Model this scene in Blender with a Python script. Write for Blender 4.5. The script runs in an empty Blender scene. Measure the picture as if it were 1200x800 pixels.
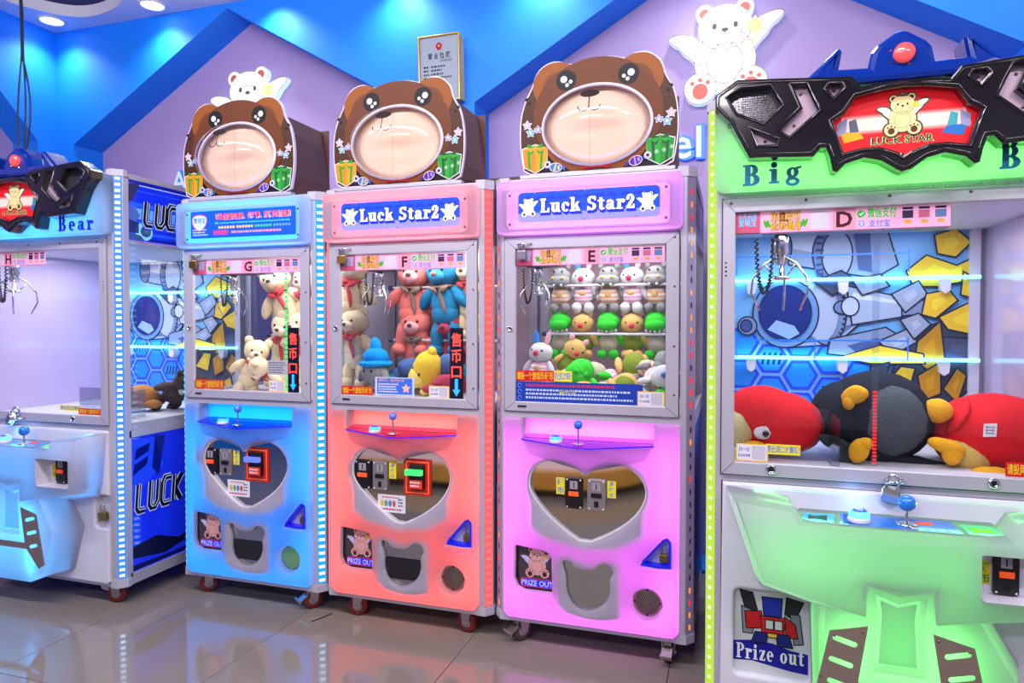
import bpy, math, random
from math import sin, cos, pi, radians as R
from mathutils import Vector as V, Matrix as MX
from mathutils import noise
from mathutils.geometry import tessellate_polygon
random.seed(7)
SC = bpy.context.scene
COL = SC.collection

# ---------------------------------------------------------------- camera
cam = bpy.data.cameras.new('camera'); camo = bpy.data.objects.new('camera', cam); COL.objects.link(camo)
cam.lens = 24.0; cam.sensor_width = 36.0; cam.clip_start = 0.02
cam.shift_y = -4.85/1200
camo.location = (0, 0, 1.29); camo.rotation_euler = (R(90-1.3), 0, R(18))
SC.camera = camo

# ---------------------------------------------------------------- world, lamps, exposure
w = bpy.data.worlds.new('world'); SC.world = w; w.use_nodes = True
bg = w.node_tree.nodes['Background']; bg.inputs[0].default_value = (.62, .62, .80, 1); bg.inputs[1].default_value = .42
vs = SC.view_settings; vs.view_transform = 'Standard'; vs.look = 'None'; vs.gamma = 1; vs.use_curve_mapping = False
vs.exposure = 0.0
SC.cycles.use_denoising = True; SC.cycles.max_bounces = 8; SC.cycles.transparent_max_bounces = 24
SC.cycles.diffuse_bounces = 3; SC.cycles.glossy_bounces = 3; SC.cycles.caustics_reflective = False; SC.cycles.caustics_refractive = False
SC.cycles.sample_clamp_indirect = 4

def lamp(kind, loc, energy, col=(1, 1, 1), size=.1, size_y=None, rot=(0, 0, 0), parent=None, name='lamp', **kw):
    l = bpy.data.lights.new(name, kind); l.energy = energy; l.color = col
    if kind == 'AREA':
        l.size = size
        if size_y: l.shape = 'RECTANGLE'; l.size_y = size_y
    else:
        l.shadow_soft_size = size
    for k, v in kw.items(): setattr(l, k, v)
    o = bpy.data.objects.new(name, l); o.location = loc; o.rotation_euler = rot
    if parent: o.parent = parent
    COL.objects.link(o); return o

# unseen tube lamps overhead, tilted forward to brighten the walls
for x, y, e, l in ((-1.5, .85, 110, 4.2), (1.7, .3, 46, 1.4), (-1.2, -1.8, 60, 2.4)):
    lamp('AREA', (x, y, 3.15), e, (1, .94, .98), l, .12, (R(38), 0, 0), name='ceiling_tube_lamp')
# recessed downlights close to the back wall
DOWN = [(-4.36, 3.44), (-3.535, 3.47), (-2.68, 3.47), (-1.83, 3.47), (-.98, 3.47), (-.13, 3.47), (.72, 3.47), (1.57, 3.47)]
for x, y in DOWN:
    lamp('SPOT', (x, y, 3.29), 30, (.95, 1, 1), .04, name='downlight_lamp', spot_size=R(125), spot_blend=.9)

# ---------------------------------------------------------------- materials
def lin(c):
    return tuple(((v/255)/12.92 if v/255 <= .04045 else ((v/255+.055)/1.055)**2.4) for v in c)
MATS = {}
def mat(name, col=(200, 200, 200), rough=.5, metal=0, em=None, es=0, var=.0, scale=30, bump=0, coat=0, spec=.5):
    if name in MATS: return MATS[name]
    m = bpy.data.materials.new(name); m.use_nodes = True; MATS[name] = m
    nt = m.node_tree; b = nt.nodes['Principled BSDF']; c = lin(col)
    b.inputs['Base Color'].default_value = (*c, 1); b.inputs['Roughness'].default_value = rough
    b.inputs['Metallic'].default_value = metal; b.inputs['Coat Weight'].default_value = coat
    b.inputs['Coat Roughness'].default_value = .05; b.inputs['Specular IOR Level'].default_value = spec
    if em:
        b.inputs['Emission Color'].default_value = (*lin(em), 1); b.inputs['Emission Strength'].default_value = es
    if var or bump:
        tc = nt.nodes.new('ShaderNodeTexCoord'); n = nt.nodes.new('ShaderNodeTexNoise'); n.inputs['Scale'].default_value = scale
        n.inputs['Detail'].default_value = 5
        nt.links.new(tc.outputs['Object'], n.inputs['Vector'])
        if var:
            mx = nt.nodes.new('ShaderNodeMix'); mx.data_type = 'RGBA'
            mx.inputs[6].default_value = (*[v*(1-var) for v in c], 1); mx.inputs[7].default_value = (*[min(1, v*(1+var)) for v in c], 1)
            nt.links.new(n.outputs['Fac'], mx.inputs[0]); nt.links.new(mx.outputs[2], b.inputs['Base Color'])
        if bump:
            bp = nt.nodes.new('ShaderNodeBump'); bp.inputs['Strength'].default_value = bump; bp.inputs['Distance'].default_value = .004
            nt.links.new(n.outputs['Fac'], bp.inputs['Height']); nt.links.new(bp.outputs[0], b.inputs['Normal'])
    return m
def glass(name, tint=(250, 252, 255), gloss=.10, rough=.0):
    if name in MATS: return MATS[name]
    m = bpy.data.materials.new(name); m.use_nodes = True; MATS[name] = m; nt = m.node_tree; nt.nodes.clear()
    o = nt.nodes.new('ShaderNodeOutputMaterial'); t = nt.nodes.new('ShaderNodeBsdfTransparent'); g = nt.nodes.new('ShaderNodeBsdfGlossy')
    mx = nt.nodes.new('ShaderNodeMixShader'); lw = nt.nodes.new('ShaderNodeLayerWeight'); mu = nt.nodes.new('ShaderNodeMath')
    t.inputs[0].default_value = (*lin(tint), 1); g.inputs['Roughness'].default_value = rough
    mu.operation = 'MULTIPLY_ADD'; mu.inputs[1].default_value = .55; mu.inputs[2].default_value = gloss*.35
    lw.inputs[0].default_value = .25
    nt.links.new(lw.outputs['Fresnel'], mu.inputs[0]); nt.links.new(mu.outputs[0], mx.inputs[0])
    nt.links.new(t.outputs[0], mx.inputs[1]); nt.links.new(g.outputs[0], mx.inputs[2]); nt.links.new(mx.outputs[0], o.inputs[0])
    return m
def milky(name, col=(118, 116, 126), tr=.76, rough=.25):
    # moulded white plastic that lets the lamps behind it through
    if name in MATS: return MATS[name]
    m = bpy.data.materials.new(name); m.use_nodes = True; MATS[name] = m; nt = m.node_tree
    b = nt.nodes['Principled BSDF']; o = nt.nodes['Material Output']
    b.inputs['Base Color'].default_value = (*lin(col), 1); b.inputs['Roughness'].default_value = rough
    t = nt.nodes.new('ShaderNodeBsdfTranslucent'); t.inputs[0].default_value = (.86, .84, .9, 1)
    n = nt.nodes.new('ShaderNodeTexNoise'); n.inputs['Scale'].default_value = 6
    r = nt.nodes.new('ShaderNodeMapRange'); r.inputs[3].default_value = tr-.03; r.inputs[4].default_value = tr+.03
    mx = nt.nodes.new('ShaderNodeMixShader')
    nt.links.new(n.outputs['Fac'], r.inputs[0]); nt.links.new(r.outputs[0], mx.inputs[0])
    nt.links.new(b.outputs[0], mx.inputs[1]); nt.links.new(t.outputs[0], mx.inputs[2]); nt.links.new(mx.outputs[0], o.inputs[0])
    return m
def glow(name, col, s=1.0): return mat(name, tuple(int(v*.5) for v in col), .4, em=col, es=s)
def ink(c, rough=.5): return mat('print_%d_%d_%d' % c, c, .5, spec=.25)
def lit(c, s=.55): return mat('lit_print_%d_%d_%d_%d' % (*c, int(s*100)), c, .5, em=c, es=s, spec=.25)

ALU = mat('white_coated_aluminium', (186, 182, 198), .38, .25, var=.04, scale=8)
CAPP = mat('grey_plastic', (182, 180, 196), .45, var=.03)
CHROME = mat('chrome', (215, 215, 222), .12, 1, var=.02)
STEEL = mat('mirror_steel', (198, 196, 196), .05, 1, var=.02, scale=4)
BRUSH = mat('brushed_steel', (168, 150, 140), .38, .7, var=.06, scale=60)
BLACK = mat('black_plastic', (16, 15, 19), .35, var=.1)
DARK = mat('dark_grey', (48, 48, 54), .5, var=.1)
WHITE = mat('white_plastic', (226, 222, 234), .35, var=.02)
BRASS = mat('brass', (190, 150, 80), .3, 1, var=.05)
SCREWM = mat('dull_screw', (120, 96, 96), .4, .8, var=.1)
GLASS = glass('clear_glass')
ACRYL = glass('clear_acrylic', (244, 248, 255), .25)

# ---------------------------------------------------------------- mesh builder
IDM = MX.Identity(4)
def area2(p): return sum(p[i][0]*p[(i+1) % len(p)][1]-p[(i+1) % len(p)][0]*p[i][1] for i in range(len(p)))/2
def ccw(p): return list(p) if area2(p) > 0 else list(p)[::-1]
def inset(p, d):
    n = len(p); r = []
    for i in range(n):
        a, b, c = V(p[i-1]), V(p[i]), V(p[(i+1) % n])
        e, f = (b-a), (c-b)
        if e.length < 1e-9 or f.length < 1e-9: r.append(tuple(b)); continue
        e.normalize(); f.normalize()
        ne, nf = V((-e.y, e.x)), V((-f.y, f.x)); m = ne+nf
        k = 1+ne.dot(nf)
        m = m/max(k, .35)
        r.append((b.x+m.x*d, b.y+m.y*d))
    return r
def rrect(x0, z0, x1, z1, r, n=5):
    o = []
    for cx, cz, a in ((x1-r, z1-r, 0), (x0+r, z1-r, 90), (x0+r, z0+r, 180), (x1-r, z0+r, 270)):
        for i in range(n+1):
            t = R(a+90*i/n); o.append((cx+r*cos(t), cz+r*sin(t)))
    return o
def ellpts(cx, cz, rx, rz, n=32, a0=0, a1=360, rot=0):
    full = abs(a1-a0) >= 360; o = []
    for i in range(n if full else n+1):
        t = R(a0+(a1-a0)*i/n); x, z = rx*cos(t), rz*sin(t)
        if rot: x, z = x*cos(R(rot))-z*sin(R(rot)), x*sin(R(rot))+z*cos(R(rot))
        o.append((cx+x, cz+z))
    return o
def smooth(p, it=2):
    for _ in range(it):
        q = []
        for i in range(len(p)):
            a, b = p[i], p[(i+1) % len(p)]
            q += [(a[0]*.75+b[0]*.25, a[1]*.75+b[1]*.25), (a[0]*.25+b[0]*.75, a[1]*.25+b[1]*.75)]
        p = q
    return p
def star(cx, cz, r, n=5, k=.5, rot=90):
    return [(cx+(r if i % 2 == 0 else r*k)*cos(R(rot+180*i/n)), cz+(r if i % 2 == 0 else r*k)*sin(R(rot+180*i/n))) for i in range(2*n)]
TXT = {}
def glyphs(body, offset):
    k = (body, offset)
    if k not in TXT:
        c = bpy.data.curves.new('t', 'FONT'); c.body = body; c.size = 1; c.resolution_u = 2; c.offset = offset
        o = bpy.data.objects.new('t', c); m = o.to_mesh()
        vs_ = [(v.co.x, v.co.y) for v in m.vertices]; fs = [tuple(p.vertices) for p in m.polygons]
        o.to_mesh_clear(); bpy.data.objects.remove(o); bpy.data.curves.remove(c); TXT[k] = (vs_, fs)
    return TXT[k]

class MB:
    def __init__(s, m=None, T=None): s.v = []; s.f = []; s.fm = []; s.sm = []; s.mats = []; s.T = T or IDM; s.smooth = False; s.use(m or WHITE)
    def use(s, m):
        if m not in s.mats: s.mats.append(m)
        s.mi = s.mats.index(m); return s
    def add(s, pts, faces, sm=None):
        b = len(s.v); s.v += [tuple(s.T @ V(p)) for p in pts]
        for f in faces: s.f.append([b+i for i in f]); s.fm.append(s.mi); s.sm.append(s.smooth if sm is None else sm)
        return s
    def flat(s, p, y=0, holes=()):
        loops = [ccw(p)]+[ccw(h)[::-1] for h in holes]
        yy = y if callable(y) else (lambda a, b: y)
        pts = [(a, yy(a, b), b) for l in loops for a, b in l]
        if not holes and len(p) <= 4: return s.add(pts, [list(range(len(p)))])
        tri = tessellate_polygon([[V((a, b, 0)) for a, b in l] for l in loops]); fl = [q for l in loops for q in l]
        out = []
        for t in tri:
            t = list(t)
            if area2([fl[i] for i in t]) < 0: t.reverse()
            out.append(t)
        return s.add(pts, out)
    def fan(s, cx, cz, p, y):   # disc filled from its centre, for curved carriers
        yy = y if callable(y) else (lambda a, b: y)
        n = len(p); pts = [(cx, yy(cx, cz), cz)]
        for k in (.5, 1): pts += [(cx+(a-cx)*k, yy(cx+(a-cx)*k, cz+(b-cz)*k), cz+(b-cz)*k) for a, b in p]
        f = []
        for i in range(n):
            j = (i+1) % n; f += [[0, 1+i, 1+j], [1+i, 1+n+i, 1+n+j, 1+j]]
        return s.add(pts, f)
    def prism(s, p, y0, y1, holes=(), ch=0, back=True, chb=0):
        loops = [ccw(p)]+[ccw(h)[::-1] for h in holes]
        for l in loops:
            n = len(l); rows = [[(a, y0, b) for a, b in l], [(a, y1+ch, b) for a, b in l]]
            if ch:
                l1 = inset(l, ch*.3); l2 = inset(l, ch)
                rows += [[(a, y1+ch*.3, b) for a, b in l1], [(a, y1, b) for a, b in l2]]
            pts = [q for r in rows for q in r]
            f = [[r*n+i, r*n+(i+1) % n, (r+1)*n+(i+1) % n, (r+1)*n+i] for r in range(len(rows)-1) for i in range(n)]
            s.add(pts, f)
        fr = [inset(l, ch) if ch else l for l in loops]
        s.flat(fr[0], y1, fr[1:])
        if back:
            b = len(s.f); s.flat(loops[0], y0, loops[1:])
            for i in range(b, len(s.f)): s.f[i].reverse()
        return s
    def box(s, x0, x1, y0, y1, z0, z1):
        p = [(x, y, z) for x in (x0, x1) for y in (y0, y1) for z in (z0, z1)]
        return s.add(p, [[0, 4, 5, 1], [2, 3, 7, 6], [0, 1, 3, 2], [4, 6, 7, 5], [1, 5, 7, 3], [0, 2, 6, 4]], False)
    def lathe(s, prof, c=(0, 0, 0), ax='z', n=20, sm=True):
        pts = []
        for r, h in prof:
            for i in range(n):
                a = 2*pi*i/n; u, v_ = r*cos(a), r*sin(a)
                q = {'z': (u, v_, h), 'y': (u, -h, v_), 'x': (h, u, v_)}[ax]
                pts.append((c[0]+q[0], c[1]+q[1], c[2]+q[2]))
        f = [[k*n+i, k*n+(i+1) % n, (k+1)*n+(i+1) % n, (k+1)*n+i] for k in range(len(prof)-1) for i in range(n)]
        s.add(pts, f, sm)
        if prof[0][0] > 1e-6: s.add(pts[:n], [list(range(n))[::-1]], False)
        if prof[-1][0] > 1e-6: s.add(pts[-n:], [list(range(n))], False)
        return s
    def tube(s, pts, r, n=8, closed=False):
        pts = [V(p) for p in pts]; m = len(pts); rr = r if hasattr(r, '__len__') else [r]*m
        P = []; up = V((0, 0, 1)); prev = None
        for i in range(m):
            d = (pts[(i+1) % m]-pts[i-1]) if closed else (pts[min(i+1, m-1)]-pts[max(i-1, 0)])
            if d.length < 1e-9: d = V((0, 0, 1))
            d.normalize()
            if prev is None:
                prev = d.cross(up if abs(d.z) < .9 else V((1, 0, 0))).normalized()
            a = (prev-d*prev.dot(d)); a = a.normalized() if a.length > 1e-6 else d.orthogonal().normalized()
            prev = a; b = d.cross(a)
            P += [tuple(pts[i]+(a*cos(2*pi*k/n)+b*sin(2*pi*k/n))*rr[i]) for k in range(n)]
        f = [[i*n+k, i*n+(k+1) % n, ((i+1) % m)*n+(k+1) % n, ((i+1) % m)*n+k] for i in range(m if closed else m-1) for k in range(n)]
        if not closed: f += [list(range(n))[::-1], [(m-1)*n+k for k in range(n)]]
        return s.add(P, f, True)
    def ell(s, c, r, rot=None, nu=16, nv=10, pw=1):
        M_ = rot or MX.Identity(3); pts = []
        for j in range(nv+1):
            t = pi*j/nv
            for i in range(nu):
                a = 2*pi*i/nu
                q = V((r[0]*sin(t)*cos(a), r[1]*sin(t)*sin(a), r[2]*cos(t)))
                pts.append(tuple(V(c)+M_ @ q))
        return s.add(pts, [[j*nu+i, (j+1)*nu+i, (j+1)*nu+(i+1) % nu, j*nu+(i+1) % nu] for j in range(nv) for i in range(nu)], True)
    def stroke(s, p, w, y=0, closed=False):   # flat ribbon in x,z
        n = len(p); yy = y if callable(y) else (lambda a, b: y); pts = []
        for i in range(n):
            a = V(p[i-1]) if (i > 0 or closed) else V(p[i]); c = V(p[(i+1) % n]) if (i < n-1 or closed) else V(p[i]); b = V(p[i])
            e = (b-a) if (b-a).length > 1e-9 else (c-b); f = (c-b) if (c-b).length > 1e-9 else e
            e.normalize(); f.normalize(); ne, nf = V((-e.y, e.x)), V((-f.y, f.x)); m = (ne+nf)/max(1+ne.dot(nf), .4)*w/2
            for q in (b-m, b+m): pts.append((q.x, yy(q.x, q.y), q.y))
        f = [[2*i, 2*((i+1) % n), 2*((i+1) % n)+1, 2*i+1] for i in range(n if closed else n-1)]
        return s.add(pts, f)
    def text(s, body, x, z, h, y=0, bold=0.0, w=None, align='l', shear=0, depth=0):
        # h: height of a capital; w: squeeze to this width
        vv, ff = glyphs(body, bold)
        if not vv: return s
        x0 = min(q[0] for q in vv); x1 = max(q[0] for q in vv); k = h/.72; kx = (w/(x1-x0)) if w else k
        ox = {'l': 0, 'c': -(x1-x0)*kx/2, 'r': -(x1-x0)*kx}[align]
        s.add([(x+ox+(a-x0)*kx+shear*b*k, y, z+b*k) for a, b in vv], ff)
        if depth:
            pass
        return s
    def build(s, name, parent=None, loc=None, rot=None):
        me = bpy.data.meshes.new(name); me.from_pydata(s.v, [], s.f)
        for m in s.mats: me.materials.append(m)
        me.polygons.foreach_set('material_index', s.fm); me.polygons.foreach_set('use_smooth', s.sm); me.update()
        o = bpy.data.objects.new(name, me); COL.objects.link(o)
        if parent: o.parent = parent
        if loc is not None: o.location = loc
        if rot is not None: o.rotation_euler = rot
        return o
def tag(o, label=None, cat=None, group=None, kind=None):
    for k, v in (('label', label), ('category', cat), ('group', group), ('kind', kind)):
        if v: o[k] = v
    return o
def empty(name, loc, rot=(0, 0, 0), **kw):
    o = bpy.data.objects.new(name, None); COL.objects.link(o); o.location = loc; o.rotation_euler = rot; o.empty_display_size = .1
    return tag(o, **kw)
def dup(o, name=None, parent=None, loc=None, rot=None, scale=None):
    c = o.copy(); COL.objects.link(c)
    if parent: c.parent = parent
    if loc is not None: c.location = loc
    if rot is not None: c.rotation_euler = rot
    if scale is not None: c.scale = scale
    for ch in list(o.children): dup(ch, parent=c)
    return c

# serif display letters, drawn as flat pieces: list of ('R',x0,z0,x1,z1) / ('A',cx,cz,rx,rz,ix,iz,a0,a1) / ('P',pts); last item is the advance
def _ser(x0, x1, z, t=.07): return ('R', x0, z, x1, z+t)
SERIF = {
 'B': [('R', .1, 0, .33, 1), _ser(0, .4, 0), _ser(0, .4, .93), ('A', .38, .75, .3, .25, .08, .18, -90, 90), ('R', .3, .49, .42, .56), ('A', .4, .27, .36, .27, .12, .2, -90, 90), .82],
 'i': [('R', .1, 0, .33, .68), _ser(0, .43, 0), _ser(0, .25, .61), ('A', .21, .88, .13, .13, 0, 0, 0, 360), .5],
 'g': [('A', .28, .44, .26, .24, .08, .17, 0, 360), ('P', [(.42, .58), (.66, .64), (.66, .72), (.45, .68)]), ('A', .28, .0, .3, .2, .17, .1, 0, 360), ('R', .08, .1, .3, .22), .72],
 'e': [('A', .31, .34, .3, .35, .09, .28, 0, 310), ('R', .12, .32, .6, .4), .68],
 'a': [('R', .34, .06, .56, .52), ('A', .3, .47, .26, .21, .07, .13, 0, 175), ('A', .24, .2, .23, .21, .06, .14, 0, 360), _ser(.45, .68, 0), .72],
 'r': [('R', .1, 0, .32, .68), _ser(0, .44, 0), _ser(0, .25, .61), ('A', .47, .46, .18, .22, .0, .12, 20, 175), ('A', .52, .54, .1, .11, 0, 0, 0, 360), .66],
 'P': [('R', .1, 0, .33, 1), _ser(0, .46, 0), _ser(0, .4, .93), ('A', .38, .73, .34, .27, .12, .2, -90, 90), ('R', .3, .46, .4, .53), .76],
 'z': [('R', .03, .6, .55, .68), ('R', .03, 0, .55, .08), ('P', [(.3, .6), (.55, .6), (.28, .08), (.03, .08)]), ('R', .03, .5, .1, .6), ('R', .48, .08, .55, .2), .62],
 'o': [('A', .32, .34, .31, .35, .1, .28, 0, 360), .68],
 'u': [('R', .1, .15, .32, .68), _ser(0, .2, .61), ('A', .33, .17, .23, .17, .03, .08, 180, 360), ('R', .46, .06, .68, .68), _ser(.38, .5, .61), _ser(.55, .77, 0), .8],
 't': [('R', .13, .12, .35, .86), ('R', 0, .6, .5, .68), ('A', .33, .14, .2, .14, .02, .07, 180, 350), .56],
 'L': [('R', .1, 0, .33, 1), _ser(0, .44, .9, .1), ('P', [(.3, 0), (.7, 0), (.72, .3), (.62, .3), (.55, .09), (.3, .09)]), _ser(0, .2, 0, .09), .74],
 'k': [('R', .08, 0, .3, 1), _ser(-.02, .3, .92, .08), _ser(-.02, .4, 0, .08), ('P', [(.28, .34), (.5, .66), (.68, .66), (.36, .26)]), ('P', [(.36, .42), (.5, .46), (.76, 0), (.5, 0)]), .76],
 'c': [('A', .32, .34, .3, .35, .09, .27, 40, 320), ('A', .5, .5, .1, .1, 0, 0, 0, 360), .64],
 'S': [('A', .34, .73, .3, .27, .1, .18, 20, 270), ('A', .34, .27, .32, .27, .1, .18, -160, 90), ('R', .54, .72, .64, 1), ('R', .02, 0, .12, .28), .74],
 '2': [('A', .3, .7, .28, .3, .08, .2, -20, 200), ('P', [(.34, .6), (.57, .6), (.24, .1), (.02, .1)]), ('R', .02, 0, .6, .14), ('R', .5, .1, .6, .28), .66],
 ' ': [.4]}
def serif(mb, word, x, z, h, y, w=None, gap=.06, grow=0):
    tot = sum(SERIF[c][-1]+gap for c in word)-gap; k = h; kx = (w/tot) if w else h; u = 0; g = grow
    for c in word:
        for i, e in enumerate(SERIF[c][:-1]):
            yy = y-i*1.2e-5
            fx = lambda a: x+(u+a)*kx
            if e[0] == 'R': mb.flat([(fx(e[1])-g, z+e[2]*k-g), (fx(e[3])+g, z+e[2]*k-g), (fx(e[3])+g, z+e[4]*k+g), (fx(e[1])-g, z+e[4]*k+g)], yy)
            elif e[0] == 'P': mb.flat(inset(ccw([(fx(a), z+b*k) for a, b in e[1]]), -g), yy)
            else:
                _, cx, cz, rx, rz, ix, iz, a0, a1 = e; n = 20
                o = ellpts(fx(cx), z+cz*k, rx*kx+g, rz*k+g, n, a0, a1)
                if ix == 0 and abs(a1-a0) >= 360: mb.flat(o, yy); continue
                q = ellpts(fx(cx), z+cz*k, max(ix*kx-g, 1e-4), max(iz*k-g, 1e-4), n, a0, a1); m = len(o); full = abs(a1-a0) >= 360
                mb.add([(a, yy, b) for a, b in o+q], [[i2, (i2+1) % m, m+(i2+1) % m, m+i2] for i2 in range(m if full else m-1)])
        u += SERIF[c][-1]+gap
    return mb

# ================================================================ THE ROOM
YB, YN, XL, ZC = 3.6, 3.835, -4.528, 3.307
BLUE = mat('blue_wall_paint', (0, 128, 246), .6, var=.03, scale=2)
LILAC = mat('lilac_wall_paint', (172, 150, 200), .65, var=.02, scale=2)
CEIL = mat('white_ceiling_paint', (222, 222, 236), .7, var=.02, scale=2)
# floor: polished tiles with dark joints
fl = MB(mat('floor_joint', (52, 46, 46), .6, var=.1)).box(-5, 3, -4.6, 4.1, -.03, -.0025).build('floor'); tag(fl, kind='structure')
TILE = mat('polished_beige_tile', (134, 125, 117), .07, var=.07, scale=3, coat=.4)
tb = MB(TILE); q = .79/2-.0013
tb.add([(-q, -q, -.0025), (q, -q, -.0025), (q, q, -.0025), (-q, q, -.0025), (-q, -q, -.0006), (q, -q, -.0006), (q, q, -.0006), (-q, q, -.0006),
        (-q+.001, -q+.001, 0), (q-.001, -q+.001, 0), (q-.001, q-.001, 0), (-q+.001, q-.001, 0)],
       [[0, 1, 5, 4], [1, 2, 6, 5], [2, 3, 7, 6], [3, 0, 4, 7], [4, 5, 9, 8], [5, 6, 10, 9], [6, 7, 11, 10], [7, 4, 8, 11], [8, 9, 10, 11]])
t0 = None
for i in range(-6, 4):
    for j in range(-6, 3):
        x, y = -.22+.79*(i+.5), 2.57+.79*(j-.5)
        if x < -5 or y < -2.6: continue
        if t0 is None: t0 = tb.build('tile', fl, (x, y, 0))
        else: dup(t0, parent=fl, loc=(x, y, 0))
# back wall: a thick blue layer with house-shaped openings over a lilac wall
def house(x0, z1=2.52, half=1.308, rise=.756): return [(x0, 0.02), (x0+2*half, .02), (x0+2*half, z1), (x0+half, z1+rise), (x0, z1)]
NX = [-4.377, -1.391, 1.594]
wb = MB(BLUE).prism([(XL, 0), (3.0, 0), (3.0, ZC), (XL, ZC)], YN, YB, [house(NX[0]), house(NX[1]), [(1.594, .02), (2.98, .02), (2.98, 3.274), (2.902, 3.274), (1.594, 2.52)]], back=False).build('wall_back'); tag(wb, kind='structure')
for x in NX: MB(LILAC).box(x-.05, min(x+2.67, 2.99), YN, YN+.04, 0, 3.29).build('niche_panel', wb)
TL = MX(((0, -1, 0, XL), (1, 0, 0, 0), (0, 0, 1, 0), (0, 0, 0, 1)))     # x->y, depth y -> -x
wl = MB(BLUE, TL).prism([(-4.6, 0), (YB, 0), (YB, ZC), (-4.6, ZC)], .235, 0, [[(.7, .02), (3.46, .02), (3.46, 2.526), (2.76, 3.26), (1.4, 3.26), (.7, 2.526)]], back=False).build('wall_left'); tag(wl, kind='structure')
MB(LILAC, TL).box(.6, 3.5, .235, .28, 0, 3.29).build('niche_panel', wl)
hole = smooth([(-4.41, 3.05), (-4.28, 3.37), (-4.1, 3.49), (-3.8, 3.44), (-3.62, 3.34), (-3.2, 3.16), (-2.2, 3.0), (2.8, 2.9), (2.8, -4.4), (-4.41, -4.4)], 2)
TC = MX(((1, 0, 0, 0), (0, 0, 1, 0), (0, -1, 0, ZC), (0, 0, 0, 1)))     # plan polygon, depth y -> down
cl = MB(CEIL, TC).prism([(-5, -4.6), (3, -4.6), (3, 3.9), (-5, 3.9)], -.075, 0, [hole]).build('ceiling'); tag(cl, kind='structure')
MB(mat('dark_upper_ceiling', (44, 44, 92), .8, var=.1)).box(-5, 3, -4.6, 3.9, ZC+.075, ZC+.12).build('upper_ceiling', cl)
# downlights seen in the ceiling
for (x, y), lb in zip(DOWN[:2], ('round recessed downlight in the ceiling corner beside the black cable', 'round recessed downlight in the ceiling near the top edge of the left gable')):
    r = empty('downlight', (x, y, ZC), label=lb, cat='downlight', group='recessed downlights')
    MB(WHITE).lathe([(.066, -.001), (.088, -.001), (.088, -.006), (.07, -.009), (.066, -.001)], n=28).build('trim_ring', r)
    MB(glow('downlight_diffuser', (255, 252, 245), 6)).lathe([(.066, -.002), (.0001, -.002)], n=28).build('diffuser', r)
# ================================================================ SHARED PARTS
def no_sample(m):
    m.cycles.emission_sampling = 'NONE'; return m
def post(mb, plan, z0, z1):
    n = len(plan); p = [(x, y, z0) for x, y in plan]+[(x, y, z1) for x, y in plan]
    return mb.add(p, [[i, (i+1) % n, n+(i+1) % n, n+i] for i in range(n)]+[list(range(n))[::-1], [n+i for i in range(n)]])
def led_strip(root, W, z0, z1, side, cover, dot, pitch, dh, dw, style='dash', y=0, seed=1):
    # LED channel on the chamfered front corner of a cabinet
    a, b = ((W-.03, 0), (W, .03)) if side == 'r' else ((.03, 0), (0, .03))
    n = V((.7071 if side == 'r' else -.7071, -.7071)); d = V((b[0]-a[0], b[1]-a[1]))
    P = lambda t, o, z: (a[0]+d.x*t+n.x*o, a[1]+d.y*t+n.y*o+y, z)
    m = MB(cover)
    m.add([P(.08, .002, z0), P(.92, .002, z0), P(.92, .002, z1), P(.08, .002, z1), P(.08, -.004, z0), P(.92, -.004, z0), P(.92, -.004, z1), P(.08, -.004, z1)],
          [[0, 1, 2, 3], [4, 0, 3, 7], [1, 5, 6, 2], [3, 2, 6, 7], [0, 4, 5, 1]])
    o = m.build('led_strip', root)
    k = MB(dot if not isinstance(dot, list) else dot[0]); z = z0+pitch*.5; rnd = random.Random(seed); h = dw/2/.0424
    while z < z1-dh:
        if isinstance(dot, list): k.use(rnd.choice(dot))
        k.add([P(.5-h, .003, z-dh/2), P(.5+h, .003, z-dh/2), P(.5+h, .003, z+dh/2), P(.5-h, .003, z+dh/2)], [[0, 1, 2, 3]]); z += pitch
    return tag(k.build('led_diode', o), kind='stuff')
def caster(root, x, y, rz, r=.043, tyre=None, pedal=False, top=.1):
    c = empty('caster', (x, y, 0), (0, 0, R(rz))); c.parent = root
    tm = tyre or mat('dark_red_rubber', (112, 26, 30), .5, var=.1)
    MB(tm).lathe([(r*.72, -.015), (r*.94, -.014), (r, -.008), (r, .008), (r*.94, .014), (r*.72, .015)], (0, 0, r), 'y', 28).build('tyre', c)
    MB(mat('grey_wheel_hub', (150, 140, 146), .45)).lathe([(.006, -.018), (r*.5, -.015), (r*.66, -.012), (r*.73, -.013), (r*.73, .013), (r*.5, .015), (.006, .018)], (0, 0, r), 'y', 28).build('hub', c)
    f = MB(mat('zinc_plated_steel', (186, 180, 180), .3, .9, var=.05))
    for s in (-1, 1):
        f.add([(-.013, s*.021, r-.008), (.013, s*.021, r-.008), (.026, s*.021, top-.012), (-.02, s*.021, top-.012), (-.013, s*.024, r-.008), (.013, s*.024, r-.008), (.026, s*.024, top-.012), (-.02, s*.024, top-.012)],
              [[0, 1, 2, 3], [4, 5, 6, 7], [0, 1, 5, 4], [1, 2, 6, 5], [2, 3, 7, 6], [3, 0, 4, 7]])
        f.lathe([(.009, 0), (.007, .004)], (0, s*.024, r), 'y', 10)
    f.box(-.024, .03, -.024, .024, top-.014, top-.008).box(-.035, .035, -.032, .032, top-.006, top)
    f.build('fork', c)
    if pedal:
        p = MB(mat('zinc_plated_steel')); p.T = MX.Translation((-.045, 0, r+.012)) @ MX.Rotation(R(-35), 4, 'Y')
        p.box(-.025, .02, -.02, .02, -.003, .003).box(-.028, -.022, -.022, .022, -.006, .016); p.T = IDM
        p.box(-.03, -.012, -.014, .014, r+.02, r+.042); p.build('brake_pedal', c)
    return c
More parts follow.
